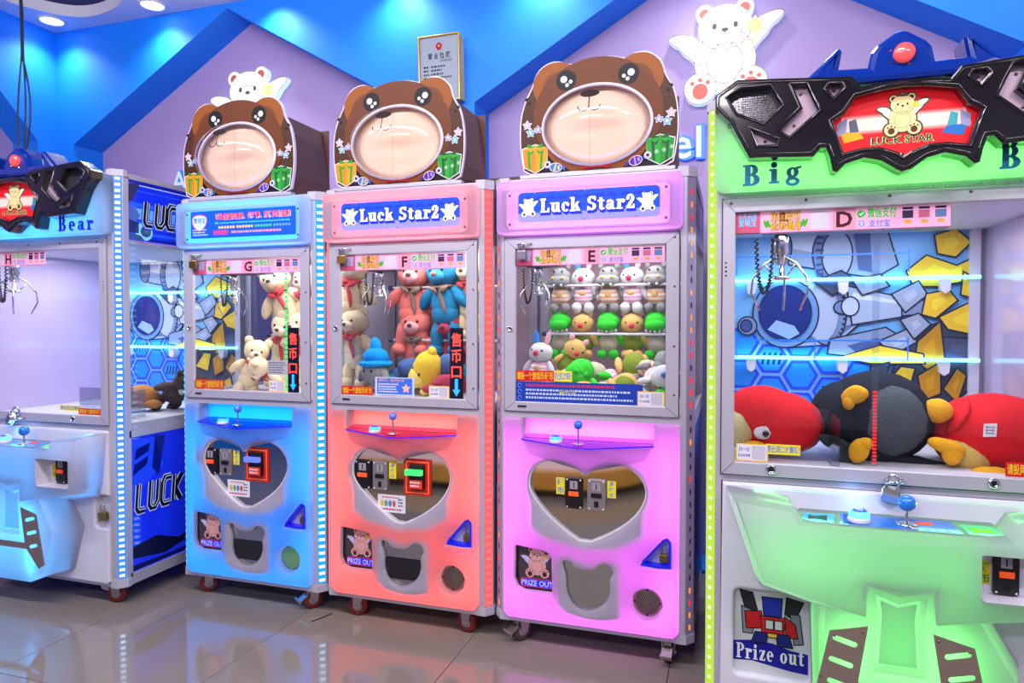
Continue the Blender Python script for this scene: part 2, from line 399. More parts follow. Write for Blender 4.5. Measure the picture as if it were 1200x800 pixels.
def padlock(loc, label, s=1.0, rot=(0, 0, 0), body=None, group=None, cyl=False):
    r = empty('padlock', loc, rot, label=label, cat='padlock', group=group)
    b = MB(body or BRASS)
    if cyl: b.lathe([(.001, -.03*s), (.013*s, -.03*s), (.014*s, -.027*s), (.014*s, -.001*s), (.013*s, 0), (.001, 0)], (0, 0, 0), 'z', 18)
    else: b.prism(rrect(-.016*s, -.03*s, .016*s, 0, .004*s, 3), .007*s, -.007*s, ch=.002*s)
    b.build('lock_body', r)
    MB(CHROME).tube([(-.009*s, 0, -.004*s), (-.009*s, 0, .016*s)]+[(-.009*s*cos(R(a)), 0, (.016+.009*sin(R(a)))*s) for a in range(20, 180, 20)]+[(.009*s, 0, .016*s), (.009*s, 0, -.004*s)], .0026*s, 8).build('shackle', r)
    return r

def winged_bear(mb, cx, cz, h, y, fur, wing, line, pad, starc, step=2e-4, halo=None, outline=None, eye=None):
    # teddy bear angel holding a star, drawn as layered flat print
    X = lambda x: cx+x*h; Z = lambda z: cz+z*h; yy = [y]
    def put(m, p): yy[0] -= step; mb.use(m).flat(p, yy[0])
    wl = smooth([(-.2, .06), (-.3, .2), (-.45, .235), (-.56, .2), (-.5, .13), (-.44, .1), (-.4, .03), (-.33, -.02), (-.27, -.1), (-.2, -.1)], 1)
    wr = [(-a, b+.09+(-a-.2)*.15) for a, b in wl]
    parts = []
    for wg in (wl, wr): parts.append((wing, [(X(a), Z(b)) for a, b in wg]))
    for a, b in ((-.195, .405), (.185, .425)):
        parts.append((fur, ellpts(X(a), Z(b), .085*h, .085*h, 20))); parts.append((pad, ellpts(X(a), Z(b-.004), .05*h, .05*h, 16)))
    parts.append((fur, ellpts(X(0), Z(-.08), .29*h, .31*h, 28)))
    parts.append((fur, ellpts(X(0), Z(.25), .255*h, .22*h, 28)))
    if outline:
        for m_, p in parts[:2]+[parts[2], parts[4]]+parts[6:]: put(outline, inset(ccw(p), -.03*h))
        for a, b, t in ((-.235, -.33, 15), (.245, -.31, -15)): put(outline, ellpts(X(a), Z(b), .19*h, .19*h, 24, rot=t))
    for m_, p in parts: put(m_, p)
    w = .012*h

    yy[0] -= step
    mb.use(line)
    for c_, rx, rz, a0, a1 in ((( -.0, .25), .255, .22, 195, 345), ((0, -.08), .29, .31, 120, 240), ((0, -.08), .29, .31, -60, 60), ((0, .19), .15, .12, 0, 359), ((-.0, -.1), .17, .2, 0, 359)):
        mb.stroke(ellpts(X(c_[0]), Z(c_[1]), rx*h, rz*h, 24, a0, a1), w*.6, yy[0])
    for wg in (wl, wr): mb.stroke([(X(a), Z(b)) for a, b in wg[2:-2]], w*.6, yy[0])
    for a, b, t in ((-.235, -.33, 15), (.245, -.31, -15)):
        put(fur, ellpts(X(a), Z(b), .155*h, .155*h, 24, rot=t)); yy[0] -= step
        mb.use(line).stroke(ellpts(X(a), Z(b), .155*h, .155*h, 24, 0, 359), w*.6, yy[0])
        put(pad, ellpts(X(a), Z(b-.03), .075*h, .08*h, 20))
        for q in (-1, 0, 1): mb.use(pad).flat(ellpts(X(a+q*.075), Z(b+.085-abs(q)*.03), .022*h, .022*h, 12), yy[0]-step*.5)
    yy[0] -= step
    e = eye or line
    for q in (-.1, .1): mb.use(e).flat(ellpts(X(q), Z(.265), .022*h, .03*h, 12), yy[0])
    mb.flat(ellpts(X(0), Z(.225), .035*h, .02*h, 12), yy[0])
    mb.stroke([(X(0), Z(.21)), (X(0), Z(.165)), (X(-.03), Z(.15))], w*.5, yy[0])
    mb.use(starc).stroke([(X(.2), Z(.13)), (X(-.12), Z(-.2))], w*.8, yy[0]-step*.5)
    put(starc, star(X(.28), Z(.23), .1*h, 6, .55)); 
    if halo:
        yy[0] -= step; q = ellpts(X(0), Z(.5), .13*h, .04*h, 24, 0, 359); mb.use(halo).stroke(q, .022*h, yy[0], True)
    return mb
def greek(mb, m, x0, x1, z0, z1, rows, y, seed=1, cut=.8):
    # rows of tiny illegible print
    mb.use(m); rd = random.Random(seed); dz = (z1-z0)/rows
    for i in range(rows):
        x = x0; end = x0+(x1-x0)*rd.uniform(cut, 1); z = z1-(i+.75)*dz
        while x < end:
            wd = min(dz*rd.uniform(.3, .9), end-x); mb.flat([(x, z), (x+wd, z), (x+wd, z+dz*.5), (x, z+dz*.5)], y); x += wd+dz*.22
    return mb
def sheet(mb, m, x0, z0, x1, z1, y, r=0):
    return mb.use(m).flat(rrect(x0, z0, x1, z1, r, 3) if r else [(x0, z0), (x1, z0), (x1, z1), (x0, z1)], y)

PINK = lit((226, 158, 196), .25); RED_N = ink((206, 24, 34)); YEL = ink((240, 222, 30)); GRN = lit((30, 180, 60), .2); BLU = ink((40, 120, 220))
PAPER = ink((226, 222, 236)); INK = ink((26, 22, 30)); NAVY = ink((20, 46, 150)); CYAN = ink((20, 110, 220))
def banner(root, x0, x1, z0, z1, letter, y):
    b = MB(PINK); L = x1-x0; H = z1-z0; X = lambda t: x0+t*L; Zz = lambda t: z0+t*H; e = 2e-4
    sheet(b, PINK, x0, z0, x1, z1, y)
    sheet(b, ink((196, 84, 118)), x0, z0, X(.123), z1, y-e)
    b.use(ink((120, 190, 240))).text('爱萌宝', X(.015), Zz(.36), H*.3, y-2*e, .02, L*.09)
    b.text('玩具乐园', X(.015), Zz(.68), H*.2, y-2*e, .02, L*.09)
    g = ink((60, 170, 50)); br = ink((110, 62, 20)); gold = ink((238, 178, 44))
    for a in (.15, .165, .33, .345): b.use(g).flat(ellpts(X(a), Zz(.4), L*.008, H*.2, 10, rot=20 if a < .2 else -20), y-e)
    for s_, zz in (('充值购币', .55), ('全场通用', .14)):
        b.use(br).text(s_, X(.172), Zz(zz), H*.32, y-2*e, .05, L*.15); b.use(gold).text(s_, X(.172), Zz(zz), H*.32, y-3*e, .012, L*.148)
    sheet(b, ink((206, 196, 214)), X(.367), Zz(.12), X(.456), Zz(.9), y-e)
    sheet(b, ink((240, 150, 180)), X(.475), Zz(.06), X(.58), Zz(.94), y-e); 
    b.use(ink((72, 22, 34))).text(letter, X(.5275), Zz(.17), H*.66, y-2*e, .03, align='c')
    b.use(GRN).flat(ellpts(X(.605), Zz(.68), L*.02, H*.15, 20), y-e).flat([(X(.595), Zz(.5)), (X(.61), Zz(.55)), (X(.592), Zz(.6))], y-e)
    b.use(PAPER).stroke([(X(.597), Zz(.68)), (X(.603), Zz(.62)), (X(.616), Zz(.75))], L*.006, y-2*e)
    b.use(GRN).text('微信支付', X(.633), Zz(.54), H*.34, y-2*e, .02, L*.132)
    sheet(b, BLU, X(.594), Zz(.14), X(.62), Zz(.38), y-e, H*.04); b.use(PAPER).text('支', X(.607), Zz(.18), H*.16, y-2*e, .02, align='c')
    b.use(BLU).text('支付宝', X(.64), Zz(.13), H*.24, y-2*e, .01, L*.095)
    for i, c in enumerate(((60, 40, 80), (196, 100, 130), (90, 120, 170))):
        xa = X(.79+.072*i); sheet(b, ink((30, 30, 70)), xa, Zz(.78), xa+L*.048, Zz(.88), y-e); sheet(b, ink(c), xa, Zz(.42), xa+L*.048, Zz(.74), y-e)
        sheet(b, ink((220, 160, 60)), xa+L*.01, Zz(.2), xa+L*.04, Zz(.34), y-e)
    b.use(ink((170, 80, 120))).stroke([(x0, z0+H*.015), (x1, z0+H*.015)], H*.03, y-e)
    return b.build('pink_payment_banner', root)
def notice(root, x0, x1, z0, z1, txt, bgc, fgc, y, name):
    b = MB(bgc); sheet(b, bgc, x0, z0, x1, z1, y)
    b.use(fgc).text(txt, x0+(x1-x0)*.03, z0+(z1-z0)*.22, (z1-z0)*.55, y-2e-4, .012, (x1-x0)*.94)
    return b.build(name, root)
def code_card(root, x0, x1, z0, z1, y):
    # small yellow-edged card whose scan code is left blank
    b = MB(YEL); L = x1-x0; H = z1-z0
    sheet(b, ink((238, 190, 40)), x0, z0, x1, z1, y); sheet(b, PAPER, x0+L*.04, z0+H*.06, x1-L*.04, z1-H*.06, y-2e-4)
    sheet(b, ink((196, 190, 206)), x0+L*.5, z0+H*.12, x1-L*.08, z1-H*.12, y-4e-4)
    b.use(NAVY).text('扫一扫', x0+L*.1, z0+H*.56, H*.2, y-4e-4, .01, L*.32).text('关注有惊喜', x0+L*.07, z0+H*.26, H*.13, y-4e-4, .01, L*.38)
    return b.build('scan_card', root)
def led_board(root, x0, x1, z0, z1, y):
    # upright light board: three red characters over a blue arrow
    b = MB(mat('black_led_board', (14, 12, 30), .3, var=.1)); L = x1-x0; H = z1-z0; cx = (x0+x1)/2
    b.box(x0, x1, y-.004, y+.004, z0, z1).build('board_body', root) if False else None
    b = MB(mat('black_led_board', (14, 12, 30), .3, var=.1)); b.box(x0, x1, y-.003, y+.003, z0, z1); o = b.build('light_board', root)
    t = MB(no_sample(glow('red_led_dots', (255, 70, 60), 1.5)))
    for i, ch in enumerate('售币口'): t.text(ch, cx, z1-H*(.245+.225*i), L*.74, y-.0035, .02, L*.78, 'c')
    t.build('red_characters', o)
    a = MB(no_sample(glow('blue_led_dots', (40, 150, 255), 1.8))); z = z0+H*.03; t_ = H*.25
    a.flat([(cx, z), (cx+L*.3, z+t_*.38), (cx+L*.12, z+t_*.38), (cx+L*.12, z+t_), (cx-L*.12, z+t_), (cx-L*.12, z+t_*.38), (cx-L*.3, z+t_*.38)], y-.0035).build('blue_arrow', o)
    return o
def coin_slot(root, x0, x1, z0, z1, y, m, btn, name):
    o = MB(m).prism(rrect(x0, z0, x1, z1, (x1-x0)*.08, 3), y, y-.012, ch=.003).build(name, root); L = x1-x0; H = z1-z0; f = y-.0122
    b = MB(ink((150, 146, 156))); sheet(b, ink((150, 146, 156)), x0+L*.28, z0+H*.64, x1-L*.28, z1-H*.1, f); sheet(b, INK, x0+L*.47, z0+H*.68, x1-L*.47, z1-H*.14, f-3e-4); b.build('slot_plate', o)
    b = MB(PAPER)
    for a in (.12, .88):
        for c in (.06, .94): b.flat(ellpts(x0+L*a, z0+H*c, L*.05, L*.05, 10), f)
    tag(b.build('slot_screws', o), kind='stuff')
    b = MB(INK); sheet(b, INK, x0+L*.38, z0+H*.1, x1-L*.38, z0+H*.3, f); b.build('slot_mouth', o)
    MB(btn).box(x0+L*.22, x1-L*.22, f-.005, f+.001, z0+H*.42, z0+H*.56).build('return_button', o)
    return o
def claw(root, x, y, zt, s=1.0, drop=.16, cable=True, bar=.2):
    c = empty('claw', (x, y, zt)); c.parent = root
    MB(mat('claw_carriage', (60, 64, 84), .4, .4)).box(-.06*s, bar, -.03, .03, -.008, .008).build('carriage', c)
    b = MB(CHROME); b.lathe([(.02*s, -.008), (.024*s, -.02), (.024*s, -.07*s), (.02*s, -.075*s), (.02*s, -.11*s), (.012*s, -.112*s)], n=16)
    b.lathe([(.006*s, -.11*s), (.006*s, -.15*s), (.028*s, -.153*s), (.028*s, -.162*s), (.005*s, -.165*s)], n=14); b.build('motor_body', c)
    for k in range(3):
        a = R(200+120*k); d = V((cos(a), sin(a), 0)); p = [d*.02*s+V((0, 0, -.09*s)), d*.06*s+V((0, 0, -.11*s)), d*.1*s+V((0, 0, -.16*s)), d*.105*s+V((0, 0, -.21*s)), d*.075*s+V((0, 0, -.27*s))]
        m = MB(CHROME).tube(p, .0042*s, 7); m.tube([d*.02*s+V((0, 0, -.155*s)), d*.06*s+V((0, 0, -.11*s))], .003*s, 6); m.build('prong', c)
    if cable:
        pts = []; n = 130
        for i in range(n):
            t = i/(n-1); cx = -.075*s-.02*sin(t*pi)*s; 
            ang = t*pi; px, pz = (-.055-.03*cos(ang)*.9)*s, -.02*s-sin(ang)*.19*s
            pts.append((px+.0055*s*cos(i*1.5), -.02+.0055*s*sin(i*1.5), pz+.003*s*cos(i*1.5)))
        MB(mat('black_cable_sheath', (22, 22, 26), .5)).tube(pts, .0035*s, 5).build('coiled_cable', c)
    return c
# ================================================================ SMALL CLAW MACHINES
HEART = smooth([(.144, .655), (.150, .690), (.168, .720), (.196, .742), (.235, .754), (.275, .755), (.318, .744), (.348, .722), (.370, .696), (.394, .722), (.424, .745), (.462, .757), (.506, .754), (.546, .739), (.578, .714), (.598, .684), (.606, .650), (.598, .612), (.573, .566), (.528, .520), (.455, .471), (.368, .430), (.29, .477), (.222, .532), (.172, .588), (.149, .625)], 1)
HEXR = [(.136, .69), (.160, .735), (.195, .756), (.270, .768), (.335, .748), (.37, .722), (.405, .748), (.460, .770), (.53, .763), (.592, .728), (.620, .668), (.620, .62), (.598, .566), (.598, .487), (.5, .43), (.368, .414), (.30, .428), (.214, .442), (.150, .482), (.150, .571), (.133, .63)]
BEARH = smooth([(.280, .350), (.290, .365), (.312, .362), (.330, .338), (.365, .333), (.405, .336), (.424, .357), (.448, .366), (.474, .357), (.483, .332), (.466, .306), (.471, .268), (.458, .224), (.425, .190), (.385, .172), (.345, .176), (.314, .202), (.297, .247), (.299, .295)], 1)
BEARR = [(.262, .36), (.285, .385), (.33, .375), (.40, .355), (.45, .385), (.505, .37), (.507, .165), (.45, .15), (.385, .148), (.3, .16), (.264, .19)]
PRIZE = [(.089, .404), (.087, .273), (.101, .240), (.13, .227), (.242, .227), (.238, .365), (.228, .382), (.205, .392)]
LOCKT = [(.585, .376), (.592, .394), (.668, .482), (.682, .487), (.695, .474), (.695, .374), (.65, .372)]
SPKR = ellpts(.608, .232, .055, .055, 32)
W, D, Z0, Z1 = .775, .72, .097, 1.857
def small_machine(X, Y, letter, led, cover, dot, label, sign, side_col):
    r = empty('claw_machine', (X, Y, 0), label=label, cat='claw machine')
    MK = milky('milky_plastic'); OP = WHITE
    # --- frame
    f = MB(ALU)
    post(f, [(.03, 0), (.04, 0), (.04, .05), (0, .05), (0, .03)], Z0+.03, 1.822); post(f, [(.725, 0), (W-.03, 0), (W, .03), (W, .05), (.725, .05)], Z0+.03, 1.822)
    f.box(0, .04, D-.04, D, Z0, 1.84).box(W-.04, W, D-.04, D, Z0, 1.84)
    f.box(.04, .725, 0, .03, 1.838, 1.85).box(.04, .725, 0, .03, 1.6, 1.632).box(.04, .725, 0, .03, .911, .935).box(.04, .725, -.006, .03, Z0, .113)
    for xa, xb in ((0, .02), (W-.02, W)):
        for za, zb in ((Z0, .14), (.90, .96), (1.6, 1.65), (1.8, 1.845)): f.box(xa, xb, .05, D-.04, za, zb)
    f.box(.04, W-.04, D-.03, D, Z0, .14).box(.04, W-.04, D-.03, D, 1.8, 1.845); f.build('cabinet_frame', r)
    for x0, x1, s in ((-.004, .062, 0), (.712, W+.004, 1)):
        for za, zb in ((1.822, Z1+.002), (Z0-.003, Z0+.03)):
            m = MB(CAPP)
            pl = [(x0, .052), (x0, .03 if s == 0 else -.004), (x0+.028 if s == 0 else x0, -.004), (x1-.028 if s else x1, -.004), (x1, .03 if s else -.004), (x1, .052)]
            pl = [p for i, p in enumerate(pl) if i == 0 or (V(p)-V(pl[i-1])).length > 1e-6]
            post(m, pl, za, zb).build('corner_cap', r)
    b = MB(mat('white_laminate', (214, 208, 226), .4, var=.02))
    b.box(.03, W-.03, D-.025, D-.012, .12, 1.84); b.build('back_panel', r)
    for xa, xb in ((.004, .012), (W-.012, W-.004)):
        for za, zb in ((.14, .9), (1.65, 1.8)): MB(mat('side_laminate_%s' % letter, side_col, .35, var=.04)).box(xa, xb, .05, D-.04, za, zb).build('side_panel', r)
    MB(mat('white_laminate')).box(.02, W-.02, .03, D-.03, 1.83, 1.845).build('top_panel', r)
    for xa in (.008, W-.008): MB(GLASS).add([(xa, .05, .96), (xa, D-.04, .96), (xa, D-.04, 1.6), (xa, .05, 1.6)], [[0, 1, 2, 3]]).build('side_glass', r)
    # --- showcase interior
    MB(mat('white_prize_bed', (216, 212, 222), .5, var=.03)).box(.02, W-.02, .03, D-.03, .925, .945).build('prize_bed', r)
    MB(mat('mauve_back_lining_%s' % letter, (196, 160, 176) if letter != 'G' else (196, 190, 214), .5, var=.05)).box(.04, W-.04, D-.04, D-.032, .945, 1.62).build('back_lining', r)
    MB(mat('white_laminate')).box(.02, W-.02, .03, D-.03, 1.622, 1.63).build('inner_ceiling', r)
    lamp('AREA', (.39, .3, 1.615), {'E': 4.2, 'F': 5.2, 'G': 6}[letter], (1, .97, .97), .55, .35, parent=r, name='showcase_lamp')
    # --- door with glass
    d = MB(ALU); d.prism([(.044, .937), (.719, .937), (.719, 1.62), (.044, 1.62)], .004, -.010, [rrect(.09, .976, .672, 1.577, .002, 2)], ch=.003)
    d.use(mat('seam_dark', (70, 66, 80), .6))
    for p, q in (((.09, .976), (.044, .937)), ((.672, .976), (.719, .937)), ((.09, 1.577), (.044, 1.62)), ((.672, 1.577), (.719, 1.62))): d.stroke([p, q], .0016, -.0104)
    d.stroke([(.042, .936), (.721, .936), (.721, 1.622), (.042, 1.622)], .003, -.0005, True)
    d = d.build('window_door', r)
    MB(GLASS).flat([(.088, .974), (.674, .974), (.674, 1.579), (.088, 1.579)], .003).build('glass_pane', d)
    k = MB(CHROME).lathe([(.012, 0), (.012, .004), (.008, .006), (.008, .004), (.0001, .003)], (.067, -.01, 1.262), 'y', 16); k.use(INK).flat([(.0655, 1.255), (.0685, 1.255), (.0685, 1.269), (.0655, 1.269)], -.0145); k.build('door_lock', d)
    for z in (1.02, 1.2, 1.42, 1.6): MB(SCREWM).lathe([(.0045, 0), (.004, .002), (.0001, .0025)], (.703, -.01, z), 'y', 8).build('screw', d)
    MB(BLACK).box(.10, .135, -.014, -.009, .955, .961).build('door_catch', d)
    banner(r, .088, .667, 1.509, 1.575, letter, -.0005)
    # --- lit header with name sign
    h = MB(MK); h.prism(rrect(.018, 1.632, .731, 1.838, .022), .0, -.04, [rrect(.055, 1.652, .687, 1.804, .02)], ch=.012, back=False); h = h.build('header_panel', r)
    MB(MK).prism(rrect(.057, 1.654, .685, 1.802, .018), -.012, -.02, back=False).build('sign_recess', h)
    sign(h, .105, .65, 1.678, 1.793, -.021)
    s = MB(SCREWM)
    for x in (.07, .672):
        for z in (1.672, 1.785): s.lathe([(.006, 0), (.005, .002), (.0001, .003)], (x, -.02, z), 'y', 10)
    s.build('sign_screws', h)
    MB(OP).box(.02, .73, .032, .036, 1.632, 1.838).build('header_box', h)
    for z in (1.66, 1.81): lamp('AREA', (.375, .028, z), .85 if letter == 'G' else .58, led, .62, .02, (R(-90), 0, 0), r, 'header_led_lamp')
    lamp('AREA', (.375, .03, 1.735), .85 if letter == 'G' else .58, led, .66, .16, (R(-90), 0, 0), r, 'header_led_lamp')
    # --- lit front panel
    out = [(.062, .113), (.702, .113), (.724, .135), (.724, .905), (.718, .911), (.633, .911), (.629, .826), (.119, .826), (.115, .911), (.046, .911), (.04, .905), (.04, .135)]
    p = MB(MK); p.prism(out, .03, -.02, [HEART, BEARH, PRIZE, LOCKT, ellpts(.608, .232, .058, .058, 32)], ch=.01, back=False); p = p.build('front_panel', r)
    m = MB(OP).prism(HEXR, .007, -.0085, [inset(HEART, -.004)]); m.prism(BEARR, .007, -.0085, [inset(ccw(BEARH), -.004)]).build('light_blocker', p)  # unseen opaque layer added behind the sheet to shade around the openings
    MB(mat('grey_light_box', (58, 56, 64), .6)).box(.045, .72, .085, .09, .12, .9).build('light_box', p)
    m = MB(MK); m.add([(.117, .05, .826), (.631, .05, .826), (.631, .05, .911), (.117, .05, .911)], [[0, 1, 2, 3]]); m.add([(.117, -.01, .911), (.117, .05, .911), (.117, .05, .826), (.117, -.01, .826)], [[0, 1, 2, 3]])
    m.add([(.631, -.01, .826), (.631, .05, .826), (.631, .05, .911), (.631, -.01, .911)], [[0, 1, 2, 3]]); m.build('console_recess', p)
    # console: swept chin and clear acrylic shelf
    m = MB(MK); m.add([(.12, -.019, .824), (.35, -.052, .806), (.40, -.052, .806), (.63, -.019, .824), (.60, -.019, .77), (.375, -.02, .715), (.15, -.019, .77)], [[0, 1, 6], [1, 5, 6], [1, 2, 5], [2, 3, 4], [2, 4, 5]], False); m.build('console_chin', p)
    ac = glass('tinted_acrylic_%s' % letter, {'E': (196, 150, 250), 'F': (235, 110, 200), 'G': (90, 120, 250)}[letter], .3)
    pl = [(.117, -.02, .828), (.35, -.058, .811), (.40, -.058, .811), (.633, -.02, .828), (.633, .049, .842), (.117, .049, .842)]
    m = MB(ac).add(pl, [[0, 1, 2, 3, 4, 5]], False); m.use(mat('blue_acrylic_edge', (40, 30, 220), .2, em=(40, 20, 230), es=.5)); m.add([(a, b-.0005, c+.002) for a, b, c in pl[:4]]+[(a, b-.0005, c-.003) for a, b, c in pl[:4]], [[4, 5, 1, 0], [5, 6, 2, 1], [6, 7, 3, 2]], False)
    c = m.build('console_shelf', p)
    j = MB(mat('blue_sparkle_ball_%s' % letter, (20, 110, 235) if letter == 'E' else (90, 130, 230), .2, var=.25, scale=260, coat=.5)).ell((0, 0, .072), (.0175, .0175, .0175), nu=20, nv=14).build('joystick_ball', r, (.346, -.02, .823))
    MB(CHROME).lathe([(.004, .0), (.004, .058)], (.346, -.02, .823), 'z', 10).lathe([(.024, 0), (.024, .003), (.018, .004)], (.346, -.02, .8215), 'z', 20).build('joystick_shaft', r)
    bt = MB(WHITE).lathe([(.026, 0), (.027, .006), (.024, .012)], (.255, -.01, .822), 'z', 22).build('push_button', r)
    MB(glow('button_glow', (60, 200, 255), 1.2)).lathe([(.0242, .011), (.0235, .019), (.019, .024)], (.255, -.01, .822), 'z', 22).build('button_ring', bt)
    MB(mat('button_cap', (60, 90, 200), .15, coat=.5)).lathe([(.019, .024), (.012, .029), (.0001, .03)], (.255, -.01, .822), 'z', 22).build('button_cap', bt)
    # heart plate, coin slots
    hp = MB(STEEL).prism(HEXR, .011, .0072).build('heart_mirror_plate', r)
    ox = {'E': .004, 'F': .013, 'G': .02}[letter]; Y0 = .007
    xs = [(a_+ox, b_+ox) for a_, b_ in {'E': ((.287, .356), (.374, .446)), 'F': ((.139, .218), (.227, .296)), 'G': ((.118, .191), (.207, .273))}[letter]]
    zz = {'E': (.566, .686), 'F': (.575, .697), 'G': (.582, .703)}[letter]
    coin_slot(r, *xs[0], *zz, Y0, BLACK, mat('orange_button', (250, 90, 40), .4, em=(250, 80, 30), es=.4), 'coin_slot')
    coin_slot(r, *xs[1], *zz, Y0, mat('zinc_coin_face', (150, 140, 146), .35, .5), BLACK, 'coin_slot')
    for i, (a, b_) in enumerate((('硬币', xs[0][0]-.038), ('游戏币', xs[1][1]+.004))):
        t = MB(YEL); sheet(t, YEL, b_, zz[0]+.05, b_+.034, zz[1]-.004, Y0-.001); nn = len(a); hh = (zz[1]-.004-zz[0]-.05)/nn
        for k2, ch in enumerate(a): t.use(CYAN).text(ch, b_+.017, zz[1]-.004-hh*(k2+.82), min(hh*.6, .024), Y0-.0015, .015, align='c')
        t.build('yellow_label', r)
    if letter != 'E':
        x0, x1, za, zb = {'F': (.372, .498, .562, .716), 'G': (.345, .474, .563, .720)}[letter]; x0 += ox; x1 += ox
        o = MB(mat('red_bill_plate', (196, 30, 24), .4, var=.08)).prism(rrect(x0, za, x1, zb, .006, 3), Y0, Y0-.006, ch=.002); o.use(lit((240, 120, 70), .3)).stroke([(x0+.012, za+.012), (x1-.012, za+.012), (x1-.012, zb-.012), (x0+.012, zb-.012)], .004, Y0-.0064, True); o = o.build('bill_acceptor', r)
        MB(BLACK).prism(rrect(x0+.03, za+.03, x1-.028, zb-.02, .006, 3), Y0-.006, Y0-.024, ch=.005).build('acceptor_body', o)
        MB(glow('bill_glow_%s' % letter, (60, 255, 110) if letter == 'F' else (90, 110, 255), 1.5)).box(x0+.022, x1-.03, Y0-.042, Y0-.022, zb-.062, zb-.04).build('bill_mouth', o)
        t = MB(lit((214, 60, 40), .2)); sheet(t, lit((214, 60, 40), .2), x0+.035, za+.034, x1-.033, za+.07, Y0-.0245); greek(t, PAPER, x0+.038, x1-.036, za+.038, za+.066, 2, Y0-.0248, 3); t.build('acceptor_print', o)
        x0, x1, za, zb = {'F': (.246, .377, .48, .555), 'G': (.243, .366, .486, .562)}[letter]; x0 += ox; x1 += ox
        t = MB(PAPER); sheet(t, PAPER, x0, za, x1, zb, Y0-.0005); greek(t, ink((190, 60, 70)), x0+.02, x1-.03, zb-.016, zb-.006, 1, Y0-.001, 2); greek(t, ink((190, 60, 70)), x0+.01, x1-.01, za+.006, za+.02, 1, Y0-.001, 5); greek(t, ink((90, 90, 110)), x1-.034, x1-.006, za+.024, zb-.012, 3, Y0-.001, 8)
        for i, c_ in enumerate(((220, 180, 60), (90, 170, 90), (90, 120, 200), (200, 90, 90))): t.use(ink(c_)).flat(ellpts(x0+.02+.019*i, za+.038, .008, .014, 10), Y0-.001)
        t.build('price_card', r)
    # bear-shaped prize opening
    MB(STEEL).prism(BEARR, .011, .0072).build('bear_mirror_plate', r)
    if letter != 'E':
        MB(mat('smoked_prize_flap', (22, 20, 24), .12, var=.2, coat=.5)).box(.292, .474, .001, .007, .2, .288).build('prize_flap', r)
    # prize-out window
    o = MB(mat('smoked_window', (66, 58, 66), .2, var=.06)).prism(inset(ccw(PRIZE), -.004), .02, .006); o = o.build('prize_window', r)
    t = MB(BLACK); t.stroke([(.096, .41), (.093, .27), (.11, .24), (.135, .232), (.245, .232)], .012, .0055)
    winged_bear(t, .176, .334, .125, .005, ink((214, 158, 160)), ink((196, 180, 226)), ink((60, 30, 34)), ink((70, 30, 36)), ink((240, 180, 50)), 5e-5)
    pl = rrect(.106, .236, .252, .272, .016, 5); t.use(ink((226, 50, 60))).flat([(min(a, .2415), b) for a, b in pl], .004); t.use(lit((20, 40, 230), .4)).flat([(min(a, .2415), b) for a, b in inset(pl, .003)], .0038)
    t.use(PAPER).text('PRIZE OUT', .112, .243, .022, .0036, .012, .128); t.build('prize_out_print', o)
    # lock niche
    o = MB(WHITE).prism(inset(ccw(LOCKT), -.003), .03, .026); o.use(mat('blue_trim', (20, 30, 210), .3, em=(20, 20, 220), es=.3)); o.prism(inset(ccw(LOCKT), -.002), .026, -.012, [inset(ccw(LOCKT), .008)]); o.build('lock_niche', r)
    # loudspeaker
    sp = MB(BRUSH).lathe([(.055, .0), (.055, .004), (.053, .006), (.0001, .006)], (.608, .012, .232), 'y', 36); s_ = sp.build('speaker_plate', r)
    sp = MB(INK if letter != 'G' else no_sample(glow('green_speaker_light', (30, 200, 110), .8)))
    for k2 in range(1, 8):
        n = k2*6
        for i in range(n):
            a = 2*pi*i/n; sp.flat(ellpts(.608+.0062*k2*cos(a), .232+.0062*k2*sin(a), (.0026 if letter != 'G' else .0019), (.0026 if letter != 'G' else .0019), 6), .0053)
    for a in (45, 135, 225, 315): sp.flat(ellpts(.608+.048*cos(R(a+45)), .232+.048*sin(R(a+45)), .004, .004, 8), .0054)
    tag(sp.build('speaker_holes', s_), kind='stuff')
    # lamps of the light box
    k = {'E': .60, 'F': .62, 'G': .62}[letter]
    lamp('AREA', (.382, .082, .5), 3.2*k, led, .60, .72, (R(-90), 0, 0), r, 'panel_led_lamp')
    for x in (.075, .69): lamp('AREA', (x, .07, .5), 1.35*k, led, .03, .72, (R(-90), 0, 0), r, 'panel_led_lamp')
    lamp('AREA', (.38, .07, .14), .8*k, led, .6, .03, (R(-90), 0, 0), r, 'panel_led_lamp')
    lamp('AREA', (.375, .08, .865), .9*k, led, .5, .07, (R(-90), 0, 0), r, 'panel_led_lamp')
    # edge light strips
    led_strip(r, W, Z0+.035, 1.82, 'r', cover, dot, .03 if letter != 'E' else .046, .011 if letter != 'E' else .02, .024 if letter != 'E' else .008, y=0, seed=ord(letter))
    led_strip(r, W, Z0+.035, 1.82, 'l', cover, dot, .03 if letter != 'E' else .046, .011 if letter != 'E' else .02, .024 if letter != 'E' else .008, y=0, seed=ord(letter)+1)
    return r

